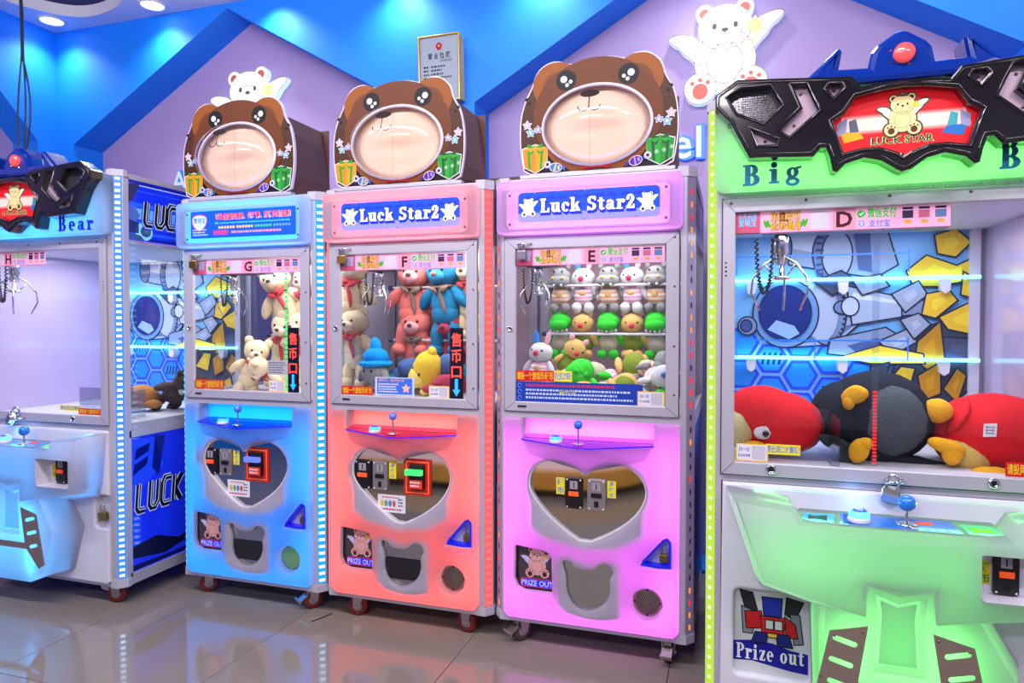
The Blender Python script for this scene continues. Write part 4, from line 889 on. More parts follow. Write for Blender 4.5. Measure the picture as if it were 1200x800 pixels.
    # upper barrel
    pt_((150, 168, 205), [(.26, 1.66), (.30, 1.53), (.62, 1.47), (.70, 1.52), (.66, 1.66)]); pt_((205, 216, 238), [(.27, 1.645), (.29, 1.60), (.42, 1.57), (.40, 1.645)], False); pt_((96, 120, 170), ellpts(.27, 1.60, .035, .07, 20)); pt_((110, 130, 176), ellpts(.45, 1.57, .06, .10, 24)); pt_((176, 190, 220), ellpts(.48, 1.565, .055, .095, 24))
    for k in range(9): pt_((60, 80, 130), [(.405+.012*cos(R(110+20*k))+.0, 1.57+.09*sin(R(110+20*k))-.005), (.43, 1.57+.085*sin(R(110+20*k))-.005), (.43, 1.57+.085*sin(R(110+20*k))+.005), (.405, 1.57+.09*sin(R(110+20*k))+.005)], False)
    pt_((84, 104, 160), [(.54, 1.66), (.56, 1.50), (.61, 1.49), (.60, 1.66)], False)
    # main barrel
    grp[0] = 1
    pt_((160, 176, 212), [(.27, 1.385), (.56, 1.36), (.60, 1.20), (.48, 1.05), (.30, 1.03)]); pt_((214, 224, 242), [(.30, 1.36), (.50, 1.345), (.52, 1.29), (.32, 1.30)], False); pt_((96, 116, 168), [(.33, 1.05), (.47, 1.06), (.55, 1.15), (.40, 1.12)], False)
    pt_((120, 140, 190), ellpts(.445, 1.21, .07, .165, 30)); pt_((176, 190, 222), ellpts(.425, 1.21, .062, .15, 30), False)
    for k in range(18):
        a = R(-88+10.4*k); pt_((34, 44, 84), [(.445+.063*cos(a)*.98, 1.21+.15*sin(a)), (.445+.071*cos(a), 1.21+.162*sin(a)), (.445+.071*cos(a+.09), 1.21+.162*sin(a+.09)), (.445+.063*cos(a+.09)*.98, 1.21+.15*sin(a+.09))], False)
    pt_((110, 150, 205), ellpts(.285, 1.205, .125, .175, 40)); pt_((64, 110, 190), ellpts(.283, 1.205, .108, .152, 40), False); pt_((20, 44, 130), ellpts(.283, 1.208, .098, .138, 40))
    pt_((150, 186, 230), [(.215, 1.12), (.30, 1.07), (.34, 1.10), (.32, 1.14), (.25, 1.17)], False); pt_((120, 140, 190), ellpts(.135, 1.14, .035, .045, 20)); pt_((60, 84, 150), ellpts(.13, 1.14, .02, .028, 16))
    # thin barrel to the right
    pt_((170, 184, 216), [(.52, 1.34), (.72, 1.28), (.72, 1.19), (.54, 1.15)]); pt_((214, 222, 240), [(.54, 1.31), (.71, 1.265), (.71, 1.25), (.54, 1.28)], False); pt_((130, 148, 192), [(.72, 1.275), (.82, 1.26), (.82, 1.205), (.72, 1.195)]); pt_((150, 166, 204), ellpts(.83, 1.232, .022, .036, 18)); pt_((110, 130, 180), ellpts(.50, 1.235, .028, .03, 18)); pt_((190, 200, 226), ellpts(.53, 1.24, .03, .045, 18))
    pt_((140, 156, 196), [(.46, 1.07), (.66, 1.13), (.74, 1.06), (.60, .98), (.45, 1.0)]); pt_((70, 90, 150), [(.52, 1.04), (.63, 1.08), (.66, 1.05), (.56, 1.0)], False)
    grp[0] = 0
    pt_((58, 66, 84), [(.80, 1.27), (.975, 1.32), (.975, .83), (.64, .83), (.62, .95), (.70, 1.12)])
    # plain yellow and grey armour plates (no figure)
    yl, yd, gr, gd = (244, 198, 52), (196, 140, 30), (160, 170, 196), (70, 76, 104)
    for c_, p in [(yl, [(.733, 1.491), (.801, 1.55), (.905, 1.507), (.976, 1.545), (.976, 1.462), (.847, 1.431), (.758, 1.433)]), (yl, [(.83, 1.63), (.90, 1.65), (.95, 1.60), (.90, 1.545), (.84, 1.56)]), (gr, [(.683, 1.40), (.773, 1.449), (.803, 1.398), (.729, 1.331)]), (yl, [(.803, 1.398), (.877, 1.414), (.906, 1.374), (.834, 1.307), (.789, 1.321)]), (yl, [(.849, 1.307), (.95, 1.363), (.976, 1.34), (.976, 1.24), (.879, 1.263)]),
                  (gd, [(.85, 1.229), (.976, 1.22), (.976, 1.147), (.865, 1.152)]), (yd, [(.776, 1.212), (.849, 1.287), (.865, 1.145), (.807, 1.104), (.767, 1.144)]), (gr, [(.639, 1.211), (.745, 1.263), (.767, 1.212), (.685, 1.159)]), (yl, [(.498, 1.146), (.639, 1.193), (.791, 1.161), (.797, 1.127), (.609, 1.124)]), (yl, [(.656, 1.031), (.716, 1.109), (.762, 1.103), (.739, 1.006)]), (yd, [(.867, 1.027), (.91, 1.106), (.939, 1.08), (.911, .978)]),
                  (gr, [(.911, .978), (.976, 1.047), (.976, .915), (.927, .878)]), (gr, [(.542, 1.454), (.636, 1.479), (.667, 1.434), (.574, 1.401)]), (gd, [(.398, 1.456), (.495, 1.496), (.542, 1.461), (.464, 1.402)]), (gr, [(.714, 1.297), (.774, 1.321), (.814, 1.28), (.76, 1.225)]), (yl, [(.928, 1.48), (.976, 1.446), (.976, 1.379), (.92, 1.397)]), (gd, [(.609, 1.106), (.67, 1.125), (.656, 1.038), (.594, 1.019)]), (yd, [(.777, 1.076), (.851, 1.128), (.852, 1.01), (.793, .981)]), (yl, [(.86, .95), (.90, .97), (.93, .86), (.87, .84)])]:
        pt_(c_, p); q = inset(ccw(p), .012); 
        pt_(tuple(min(255, int(v*1.12)) for v in c_), [tuple((a*.6+sum(x[0] for x in q)/len(q)*.4) if i_ == 0 else (a*.6+sum(x[1] for x in q)/len(q)*.4) for i_, a in enumerate(v_)) for v_ in q], False)
    t.build('printed_back_wall', r)
    # LED tubes with brackets on the back wall
    for z in (1.462, 1.142):
        o = MB(no_sample(glow('ice_blue_tube', (150, 240, 255), 2.2))).tube([(.06, yb-.05, z), (W-.055, yb-.05, z)], .0075, 8).build('led_tube', r)
        for x in (.15, .50, .86): MB(WHITE).prism([(x-.02, z-.005), (x+.02, z-.005), (x+.016, z-.05), (x, z-.062), (x-.016, z-.05)], yb, yb-.045).build('tube_bracket', o)
        lamp('AREA', (.5, yb-.03, z), .6, (.1, .55, 1), .85, .015, (R(90), 0, 0), r, 'led_tube_lamp')
    be = no_sample(glow('blue_lit_edge', (40, 130, 255), .8))
    for z in ((1.545, 1.215) if letter == 'D' else ()):
        m = MB(be).box(.09, .70, yb-.20, yb-.196, z, z+.006)
        for x in (.09, .38, .70): m.box(x-.002, x+.002, yb-.2, yb-.196, z-.07, z+.016)
        m.build('shelf_edge', r)
    # --- door
    d = MB(ALU); d.prism([(.046, .822), (xR, .822), (xR, 1.664), (.046, 1.664)], .004, -.012, [rrect(.083, .862, oR, 1.622, .002, 2)], ch=.003); d.use(mat('seam_dark', (70, 66, 80), .6))
    for p, q in (((.083, .862), (.046, .822)), ((oR, .862), (xR, .822)), ((.083, 1.622), (.046, 1.664)), ((oR, 1.622), (xR, 1.664))): d.stroke([p, q], .0016, -.0124)
    d.stroke([(.044, .820), (xR, .820), (xR, 1.666), (.044, 1.666)], .0035, -.0006, True); d = d.build('window_door', r)
    MB(GLASS).flat([(.08, .86), (oR+.003, .86), (oR+.003, 1.624), (.08, 1.624)], .003).build('glass_pane', d)
    for x in (.19, .765):
        k = MB(CHROME).lathe([(.015, 0), (.015, .004), (.01, .007), (.01, .005), (.0001, .004)], (x, -.012, .845), 'y', 18); k.use(INK).flat(ellpts(x, .845, .005, .005, 10), -.0175); k.build('door_lock', d)
    for x in (.07, .28, .50, .70, .92): MB(SCREWM).lathe([(.005, 0), (.004, .002), (.0001, .003)], (x, -.012, 1.65), 'y', 8).build('screw', d)
    for i in range(4):
        for x in (.056, xR-.012): MB(INK).flat(ellpts(x, 1.47-.013*i, .003, .003, 8), -.0125).build('vent_hole', d)
    if letter == 'D': banner(r, .083, .655, 1.557, 1.625, 'D', -.0005)
    else: banner(r, .085, .595, 1.556, 1.622, 'H', -.0005)
    if letter == 'D':
        code_card(r, .088, .182, .864, .918, -.0008); notice(r, .175, .272, .889, .920, '要出洞口才算哦!', YEL, CYAN, -.0004, 'yellow_notice'); notice(r, .795, .94, .864, .905, '请投两个游戏币/硬币', RED_N, RT, -.0006, 'red_notice')
    else:
        notice(r, .785, .93, .865, .894, '请投两个游戏币/硬币', RED_N, RT, -.0006, 'red_notice'); notice(r, .67, .80, .880, .904, '要出洞口才算哦!', YEL, CYAN, -.0003, 'yellow_notice')
    # acrylic chute walls
    m = MB(ACRYL); a0, a1 = ((.09, .38) if letter == 'D' else (.45, .88)); z1 = 1.0 if letter == 'D' else .955
    m.box(a0, a1, .28, .283, .825, z1).box(a1, a1+.004, .03, .283, .825, z1); m.build('prize_chute', r)
    if letter == 'D':
        k = MB(no_sample(glow('red_reflection_dots', (255, 40, 50), 1.4))); z = .87  # added dots and strip stand in for a reflection in the window glass
        while z < 1.08: k.box(.472, .482, .034, .036, z, z+.006); z += .0105
        o = MB(ACRYL).box(.468, .486, .037, .039, .864, 1.62).build('red_reflection_strip', r); tag(k.build('led_diode', o), kind='stuff')
    claw(r, .235 if letter == 'D' else .22, .35 if letter == 'D' else .125, 1.60, 1.0, bar=.5 if letter == 'D' else .05)
    # --- lit marquee with black winged emblem
    h = MB(MK).prism(rrect(.022, 1.684, BW-.022, 1.948, .025), 0, -.06, ch=.012, back=False).build('marquee_panel', r)
    MB(WHITE).box(.024, BW-.024, .03, .034, 1.686, 1.945).build('marquee_box', h)
    wc = mat('teal_lettering', (0, 104, 140), .3) if letter == 'D' else mat('blue_lettering', (20, 30, 220), .3, em=(20, 30, 220), es=.3)
    t = MB(wc); T0 = MX.Translation((0, 0, 0)); sh = .045
    for ch, x, z in (('B', .103, 1.697), ('i', .176, 1.7), ('g', .222, 1.702), ('B', .752, 1.703), ('e', .815, 1.703), ('a', .868, 1.703), ('r', .921, 1.703)):
        serif(MB(wc), ch, x, z-.005, .060, -.0605, None, grow=.0012).build('letter', h)
    hx = 0
    holes = [MESHP, CHEV, TRI, DIA]; allh = holes+[mir(q) for q in holes]
    gl = mat('gloss_black_moulding', (22, 18, 26), .16, var=.1, coat=.6)
    e_ = MB(gl).prism(EMB, -.05, -.115, allh+[inset(ccw(REDP), -.003)], ch=.005); em_ = e_.build('winged_emblem', r)
    for q in allh+[inset(ccw(REDP), -.004)]: MB(gl).tube([(a, -.115, b) for a, b in inset(ccw(q), -.007)], .0042, 6, True).build('raised_lip', em_)
    MB(gl).tube([(a, -.1135, b) for a, b in inset(ccw(EMB), .010)], .004, 6, True).build('raised_lip', em_)
    ins = mat('lilac_metal_insert', (196, 168, 190), .3, .3, var=.04)
    for s in (0, 1):
        mm = lambda q: mir(q) if s else q
        t = MB(mat('mirror_foil', (200, 196, 204), .15, .9, var=.2, scale=25)); t.flat(inset(ccw(mm(MESHP)), -.006), -.078); g = t.build('grille_backing', em_)
        t = MB(DARK); rows = [1.862+.0065*i for i in range(15)]
        xs = sorted(a for a, b in mm(MESHP)); x0, x1 = xs[0], xs[-1]
        for z in rows: t.box(x0-.004, x1+.004, -.0825, -.0815, z-.0009, z+.0009)
        for i in range(int((x1-x0)/.0065)+2): t.box(x0+.0065*i-.0009, x0+.0065*i+.0009, -.0835, -.0825, 1.858, 1.962)
        tag(t.build('wire_mesh', em_), kind='stuff')
        for q in (CHEV, TRI, DIA):
            o = MB(ins).prism(inset(ccw(mm(q)), -.006), -.07, -.092, ch=.002); c0 = mm(q); k = len(c0)
            pts = [(sum(p[0] for p in c0)/k, sum(p[1] for p in c0)/k)] if q is not CHEV else [(c0[0][0]*.5+c0[2][0]*.2+c0[5][0]*.3, 1.935), ((c0[3][0]+c0[4][0])/2*.7+c0[2][0]*.3, 1.848)]
            o.use(SCREWM)
            for a, b in pts: o.lathe([(.005, 0), (.004, .002), (.0001, .003)], (a, -.092, b), 'y', 8)
            o.build('metal_insert', em_)
    rp = lit((206, 24, 34), .45); t = MB(rp); t.flat(inset(ccw(REDP), -.006), -.082); e = 2e-4
    yy = -.082
    for z, hh, c_ in ((1.838, .052, (222, 90, 90)), (1.838, .044, (226, 140, 134)), (1.838, .034, (226, 190, 180))): yy -= e; t.use(lit(c_, .4)).flat([(.352 if z-hh/2 > 1.8 else .352, z-hh/2), (2*BC-.352, z-hh/2), (2*BC-.365, z+hh/2), (.365, z+hh/2)], yy)
    for sx, cs in ((1, ((90, 96, 120), (226, 170, 40))), (-1, ((60, 160, 170), (40, 110, 190)))):
        fx = lambda a: a if sx > 0 else 2*BC-a
        t.use(ink(cs[0], .3)).flat([(fx(a), b) for a, b in [(.382, 1.85), (.40, 1.856), (.408, 1.82), (.385, 1.815)]], yy-e); t.use(ink(cs[1], .3)).flat([(fx(a), b) for a, b in [(.36, 1.82), (.41, 1.818), (.42, 1.80), (.37, 1.79)]], yy-2*e); t.use(ink((150, 150, 190), .3)).flat([(fx(a), b) for a, b in [(.352, 1.845), (.378, 1.86), (.376, 1.82), (.355, 1.81)]], yy-3*e)
    winged_bear(t, BC, 1.855, .115, yy-4*e, lit((222, 196, 140), .35), lit((226, 226, 214), .35), ink((110, 80, 40)), ink((92, 50, 40)), lit((230, 180, 50), .3), 6e-5, ink((60, 90, 70)), ink((70, 70, 50)), ink((40, 30, 30)))
    for k_, c_ in ((.007, lit((190, 220, 150), .3)), (0.0, ink((24, 20, 22)))): t.use(c_).text('LUCK STAR', BC, 1.781, .019, yy-6*e-(e if not k_ else 0), .05 if k_ else .012, .155 if k_ else .15, 'c')
    t.build('red_emblem_print', em_)
    for z in (1.75, 1.916): MB(CHROME).lathe([(.0045, 0), (.0001, .003)], (BC, -.083, z), 'y', 8).build('screw', em_)
    cr = MB(mat('gloss_blue_moulding', (6, 44, 140), .15, var=.06, coat=.6)).prism(CROWN, .03, -.075, ch=.016).build('blue_crown', r)
    MB(mat('red_lamp_lens', (240, 70, 70), .2, em=(255, 90, 90), es=.6, coat=.5)).lathe([(.026, 0), (.026, .012), (.02, .018), (.0001, .021)], (BC+.003, -.075, 2.026), 'y', 24).build('red_lamp', cr)
    for a, b in ((-.03, .012), (-.03, -.02), (.018, -.03)): MB(CHROME).lathe([(.004, 0), (.0001, .004)], (BC+a, -.075, 2.026+b), 'y', 8).build('screw', cr)
    for z in (1.71, 1.80): lamp('AREA', (cx, .026, z), .6, led, .9, .02, (R(-90), 0, 0), r, 'marquee_led_lamp')
    lamp('AREA', (cx, .028, 1.80), .75, led, .95, .22, (R(-90), 0, 0), r, 'marquee_led_lamp')
    # lamps on the back of the emblem wash the marquee
    lamp('AREA', (cx, -.048, 1.74), .35, led, .4, .01, (R(60), 0, 0), r, 'emblem_led_lamp')
    # --- lower front: slab, swept console and plated block
    hw = .5
    p = MB(mat('white_moulding', (216, 214, 230), .25, var=.02, coat=.2)); NI = rrect(.085, .205, .300, .472, .02)
    cut = [(.045, .098), (.955, .098), (.968, .11), (.968, .352), (.90, .352), (.888, .364), (.888, .492), (.90, .504), (.968, .504), (.968, .79), (.96, .798), (.05, .798)]
    p.prism(cut, .02, -.012, [NI, [(.315, .60), (.76, .60), (.76, .2), (.315, .2)]], ch=.008); p = p.build('front_panel', r)
    MB(mat('white_moulding')).box(.885, .97, .018, .022, .35, .506).box(.26, .77, .03, .034, .1, .62).build('panel_recess', p)
    if letter == 'D':
        t = MB(mat('pale_print_sheet', (206, 206, 214), .35)); t.flat(rrect(.083, .203, .302, .474, .02), .012); yy = .0118
        bl = ink((22, 26, 150)); wv = [(.083, .30), (.14, .308), (.2, .305), (.25, .29), (.302, .284), (.302, .222), (.25, .226), (.2, .234), (.14, .244), (.083, .24)]; t.use(bl).flat(wv, yy)
        # plain red, blue and grey blocks stand where the sticker carries artwork
        for c_, q in (((40, 40, 48), [(.105, .46), (.14, .455), (.155, .40), (.125, .39)]), ((40, 40, 48), [(.24, .45), (.285, .44), (.262, .385), (.235, .40)]), ((130, 134, 150), [(.11, .41), (.15, .395), (.14, .33), (.115, .33)]), ((120, 124, 140), [(.25, .40), (.275, .40), (.285, .315), (.262, .31)]), ((190, 30, 36), [(.12, .395), (.165, .40), (.17, .35), (.125, .345)]), ((200, 34, 40), [(.165, .385), (.235, .385), (.23, .335), (.17, .335)]), ((190, 30, 36), [(.235, .39), (.262, .37), (.27, .33), (.24, .33)]), ((30, 50, 170), [(.17, .445), (.225, .445), (.222, .39), (.175, .39)]), ((206, 206, 214), [(.18, .375), (.2, .375), (.2, .35), (.18, .35)]), ((206, 206, 214), [(.206, .375), (.226, .375), (.226, .35), (.206, .35)]), ((26, 36, 120), [(.15, .335), (.185, .335), (.18, .305), (.14, .305)]), ((26, 36, 120), [(.21, .335), (.245, .335), (.255, .3), (.215, .3)]), ((230, 190, 60), [(.185, .335), (.212, .335), (.21, .325), (.187, .325)])):
            yy -= 1e-4; t.use(ink((16, 16, 26))).flat(inset(ccw(q), -.003), yy); yy -= 1e-4; t.use(ink(c_)).flat(q, yy)
        serif(t.use(ink((226, 226, 236))), 'Prize out', .094, .249, .047, yy-3e-4, .196); t.build('prize_out_print', p)
    y1 = -.146
    # swept bulge: front outline narrower than its foot on the panel
    half = [(cx, .722), (.37, .722), (.268, .730), (.245, .768), (.075, .788), (.075, .775), (.150, .552), (.165, .535), (.283, .503), (.430, .482)]
    lo = [(.430, .482), (.437, .562), (cx, .543)]
    left = half+lo; rt = [{(.150, .552): (.925, .556), (.165, .535): (.908, .532)}.get(q, mir([q])[0]) for q in left]; bp = left[:-1]+[(cx, .543)]+rt[::-1][1:-1]
    bp = [q for q in bp]
    coin = rrect(.70, .560, .895, .682, .012, 4)
    p2 = MB(MK); ring = ccw(bp); foot = [(min(max(BC+(a-BC)*1.03, .05), .965), max(b-.0, .47) if b > .55 else b-.035) for a, b in ring]
    n = len(ring); rows = [[(a, -.012, b) for a, b in foot], [(BC+(a-BC)*1.015, -.08, b-.004) for a, b in ring], [(a, y1+.016, b) for a, b in ring], [(a, y1, b) for a, b in inset(ring, .014)]]
    p2.add([q for r_ in rows for q in r_], [[k*n+i, k*n+(i+1) % n, (k+1)*n+(i+1) % n, (k+1)*n+i] for k in range(3) for i in range(n)]); p2.flat(inset(ring, .014), y1, [coin]); bu = p2.build('console_bulge', r)
    # coin recess
    m = MB(mat('white_moulding')); m.box(.69, .91, -.075, -.071, .55, .692)
    m.add([(.70, y1, .682), (.895, y1, .682), (.895, -.075, .682), (.70, -.075, .682), (.70, y1, .56), (.895, y1, .56), (.895, -.075, .56), (.70, -.075, .56)], [[0, 3, 2, 1], [4, 5, 6, 7], [0, 4, 7, 3], [1, 2, 6, 5]]); m.build('coin_recess', bu)
    coin_slot(r, .744, .804, .563, .676, -.075, BLACK, mat('orange_button'), 'coin_slot')
    t = MB(YEL); sheet(t, YEL, .715, .585, .740, .648, -.0755)
    for k_, ch in enumerate('硬币'): t.use(ink((40, 160, 60))).text(ch, .7275, .62-.03*k_, .018, -.076, .015, align='c')
    t.build('yellow_label', r)
    # lower plated block with star-shaped recess
    lb = [(.32, .512), (.405, .512), (.405, .60), (cx, .60)]; lowo = lb+mir(lb)[::-1][1:]+[(.795, .36), (.74, .165), (.62, .112), (.41, .112), (.325, .12), (.318, .30), (.314, .44)] 
    star_h = [(.45, .328), (.458, .478), (.450, .545), (cx, .523), (2*BC-.45, .545), (2*BC-.458, .478), (2*BC-.45, .328)]
    p3 = MB(MK); ring = ccw([(a, b-.004) for a, b in lowo]); n = len(ring); y2 = y1+.012
    foot = [(BC+(a-BC)*1.12 if a > BC else a-.014, -.012, max(.112, .34+(b-.34)*1.04)) for a, b in ring]
    rows = [foot, [(a, y2+.02, b) for a, b in ring], [(a, y2, b) for a, b in inset(ring, .012)]]
    p3.add([q for r_ in rows for q in r_], [[k*n+i, k*n+(i+1) % n, (k+1)*n+(i+1) % n, (k+1)*n+i] for k in range(2) for i in range(n)]); p3.flat(inset(ring, .012), y2, [star_h])
    si = ccw(star_h); s2 = inset(si, .010); m = len(si)
    p3.add([(a, y2, b) for a, b in si]+[(a, y2+.03, b) for a, b in s2], [[i, (i+1) % m, m+(i+1) % m, m+i] for i in range(m)]); p3.flat(s2, y2+.03); p3.build('lower_block', r)
    s3 = inset(si, .017); pl = MB(MK).prism(s3, y2+.029, y2+.012, ch=.008).build('star_panel', r)
    # steel vent plate with slanted slots
    slots = []
    for z in (.405, .345, .285, .235):
        xo = (.40-z)*.16
        slots.append([(.632+xo+a*.9659-b*.2588, z+a*.2588+b*.9659) for a, b in rrect(-.032 if z > .3 else -.026, -.0075, .032 if z > .3 else .026, .0075, .0074, 4)])
    slots = [[(a+.02, b) for a, b in q] for q in slots[:3]]
    PLT = ccw(PLATE)
    MB(BRUSH).prism(PLT, y2+.0, y2-.004, slots+[mir(q) for q in slots]).build('vent_plate', r)
    sc = MB(SCREWM)
    for a, b in ((.606, .437), (.678, .418), (.712, .3), (.64, .275), (.70, .205)):
        for q in (a, 2*BC-a): sc.lathe([(.004, 0), (.003, .0015), (.0001, .002)], (q, y2-.004, b), 'y', 8)
    sc.build('plate_screws', r)
    # console top with printed plates
    m = MB(MK); m.add([(.268, y1+.016, .722), (2*BC-.268, y1+.016, .722), (2*BC-.268, -.012, .735), (.268, -.012, .735)], [[0, 1, 2, 3]]).build('console_top', r)
    def plate_on(nm, poly, m_, extra=()):
        zz = lambda y_: .7225+.013*((y_-(y1+.016))/(-.012-(y1+.016)))+.002
        o = MB(m_).add([(a, b, zz(b)) for a, b in poly], [list(range(len(poly)))])
        for c_, q in extra: o.use(c_).add([(a, b, zz(b)+.0006) for a, b in q], [list(range(len(q)))])
        return o.build(nm, r)
    plate_on('console_plate', [(BC-.14, -.035), (BC+.14, -.035), (BC+.15, -.12), (BC-.15, -.12)], mat('blue_console_print', (40, 110, 200), .15, coat=.5), [(lit((240, 70, 40), .5), [(BC+.05, -.055), (BC+.09, -.055), (BC+.09, -.075), (BC+.05, -.075)]), (ink((200, 190, 170)), [(BC+.03, -.10), (BC+.045, -.10), (BC+.045, -.112), (BC+.03, -.112)])]+[(ink((150, 180, 230)), [(BC+.06+.025*i, -.10), (BC+.075+.025*i, -.10), (BC+.075+.025*i, -.112), (BC+.06+.025*i, -.112)]) for i in range(3)]+[(ink((20, 60, 160)), [(BC-.13, -.04), (BC-.10, -.04), (BC-.10, -.11), (BC-.14, -.11)])])
    for s in (-1, 1):
        q = [(BC+s*a, b) for a, b in ((.155, -.05), (.235, -.05), (.25, -.12), (.165, -.115))]; c_ = (0, 150, 190) if s < 0 else (30, 190, 120)
        plate_on('console_badge', q, mat('badge_%d' % s, c_, .15, em=c_, es=.35, coat=.4), [(ink((36, 60, 70) if s < 0 else (120, 200, 40)), [(BC+s*a, b) for a, b in ((.175, -.06), (.21, -.075), (.225, -.065), (.23, -.10), (.205, -.092), (.18, -.105))])])
    MB(mat('blue_sparkle_ball_D', (30, 120, 220), .2, var=.25, scale=260, coat=.5)).ell((0, 0, .06), (.023, .023, .0225), nu=22, nv=14).build('joystick_ball', r, (BC+.025, -.075, .728))
    MB(CHROME).lathe([(.004, .0), (.004, .045)], (BC+.025, -.075, .728), 'z', 10).lathe([(.026, 0), (.026, .003), (.02, .004)], (BC+.025, -.075, .7285), 'z', 20).build('joystick_shaft', r)
    c0 = (BC-.095, -.08, .728)
    bt = MB(WHITE).lathe([(.03, 0), (.031, .007), (.027, .014)], c0, 'z', 22).build('push_button', r)
    MB(glow('button_glow_D', (90, 220, 255), 2.2)).lathe([(.0275, .013), (.027, .024), (.021, .030)], c0, 'z', 22).build('button_ring', bt); MB(mat('button_cap')).lathe([(.021, .030), (.014, .036), (.0001, .037)], c0, 'z', 22).build('button_cap', bt)
    # lamps of the lower light box
    k = .21 if letter == 'D' else .27
    lamp('AREA', (cx, -.03, .62), 4.0*k, led, .80, .2, (R(-90), 0, 0), r, 'panel_led_lamp')
    lamp('AREA', (cx, -.03, .30), 3.6*k, led, .46, .34, (R(-90), 0, 0), r, 'panel_led_lamp')
    lamp('AREA', (cx, y2+.045, .43), 1.6*k, led, .24, .24, (R(-90), 0, 0), r, 'panel_led_lamp')
    for s in (-1, 1): lamp('AREA', (cx+s*.13, y1+.05, .30), .8*k, led, .03, .3, (R(-90), 0, 0), r, 'panel_led_lamp')
    lamp('AREA', (cx-.22, -.016, .775), .16, led, .3, .01, (R(-120), 0, 0), r, 'console_led_lamp'); lamp('AREA', (cx+.22, -.016, .775), .16, led, .3, .01, (R(-120), 0, 0), r, 'console_led_lamp')
    lamp('POINT', (c0[0], c0[1]+.02, c0[2]+.05), .12, (.25, .5, 1), .02, parent=r, name='button_lamp')
    for s in ('l', 'r'): led_strip(r, W, BZ0+.04, 1.945, s, cover, dot, .0272 if letter == 'H' else .0315, .0105 if letter == 'H' else .008, .020 if letter == 'H' else .009, seed=3)
    for x, y, a in ((.10, .06, 0), (W-.075, .045, 14), (.1, D-.1, 0), (W-.09, D-.1, 25)): caster(r, x, y, a, .042, None, False, .088)
    MB(CAPP).prism([(W-.17, .088), (W-.105, .088), (W-.115, .05), (W-.155, .055)], .055, .03).build('castor_guard', r); MB(BLACK).lathe([(.022, 0), (.026, .01), (.026, .04), (.02, .05)], (W-.13, .06, .027), 'x', 16).build('levelling_foot', r)
    return r
LD = (.14, 1, .13); LH = (.04, .42, 1)
mD = big_machine(-.08, 2.204, 'D', LD, no_sample(glow('lime_strip_cover', (186, 230, 70), .9)), no_sample(glow('warm_led', (255, 250, 190), 4)), 'big claw machine with green lit front and letter D on its window', None)
mH = big_machine(-3.65, 2.364, 'H', LH, no_sample(glow('ice_strip_cover', (70, 150, 255), .8)), white_dash, 'big claw machine with sky-blue lit front and letter H on its window', None)
ZN = mat('dull_zinc_lock')
padlock((-.08+.512, 2.204-.028, .818), 'chrome padlock hanging under the window of the green machine D', 1.5, (R(12), R(8), R(-15)), CHROME)
padlock((-3.65+.414, 2.364-.03, .852), 'round chrome padlock under the window of the sky-blue machine H', 1.7, (R(15), R(40), R(20)), CHROME, cyl=True)
padlock((-3.65+.922, 2.364-.0, .424), 'brass padlock in the side notch of the lit front of machine H', 1.35, (0, R(-6), 0), BRASS)
for root, x, z in ((mD, .512, .833), (mH, .43, .83)): MB(CHROME).tube([(x-.015, -.012, z), (x-.015, -.04, z), (x+.025, -.04, z+.004), (x+.03, -.012, z+.004)], .0045, 8).build('lock_hasp', root)
# ================================================================ ON THE WALLS
SW = mat('lit_white_acrylic', (250, 250, 252), .4, em=(255, 252, 252), es=.32); SWE = mat('lit_acrylic_edge', (220, 240, 250), .4, em=(200, 235, 255), es=.7)
def angel_sign(x, z, h, label, y=YN):
    r = empty('angel_bear_sign', (x, y, z), label=label, cat='wall sign'); 
    X = lambda a: a*h; m = MB(SWE)
    wl = smooth([(-.2, .06), (-.3, .2), (-.45, .235), (-.56, .2), (-.5, .13), (-.44, .1), (-.4, .03), (-.33, -.02), (-.27, -.1), (-.2, -.1)], 1); wr = [(-a, b+.09+(-a-.2)*.15) for a, b in wl]
    shapes = [wl, wr, ellpts(-.195, .405, .085, .085, 20), ellpts(.185, .425, .085, .085, 20), ellpts(0, -.08, .29, .31, 32), ellpts(0, .25, .255, .22, 32), ellpts(-.235, -.33, .155, .155, 24), ellpts(.245, -.31, .155, .155, 24)]
    for p in shapes: m.prism([(X(a), X(b)) for a, b in p], -.012, -.055)
    m.build('acrylic_body', r)
    t = MB(SW); winged_bear(t, 0, 0, h, -.0555, SW, SW, ink((150, 112, 112)), ink((214, 110, 100)), lit((250, 214, 130), .4), 3e-4, None, None, ink((90, 90, 80))); t.build('bear_print', r)
    lamp('AREA', (0, -.011, h*.05), .5, (.93, .95, 1), h*.5, h*.6, (R(90), 0, 0), r, 'halo_lamp')
    return r
angel_sign(-.055, 2.70, .53, 'large lit white angel bear sign above the green machine, with star wand')
angel_sign(-3.06, 2.675, .56, 'small lit white angel bear sign peeking over the brown bear on machine G')
LB = mat('blue_letter_edge', (20, 110, 240), .4, em=(20, 110, 250), es=.5); LWH = mat('pale_letter_face', (186, 200, 246), .4, em=(190, 205, 255), es=.35)
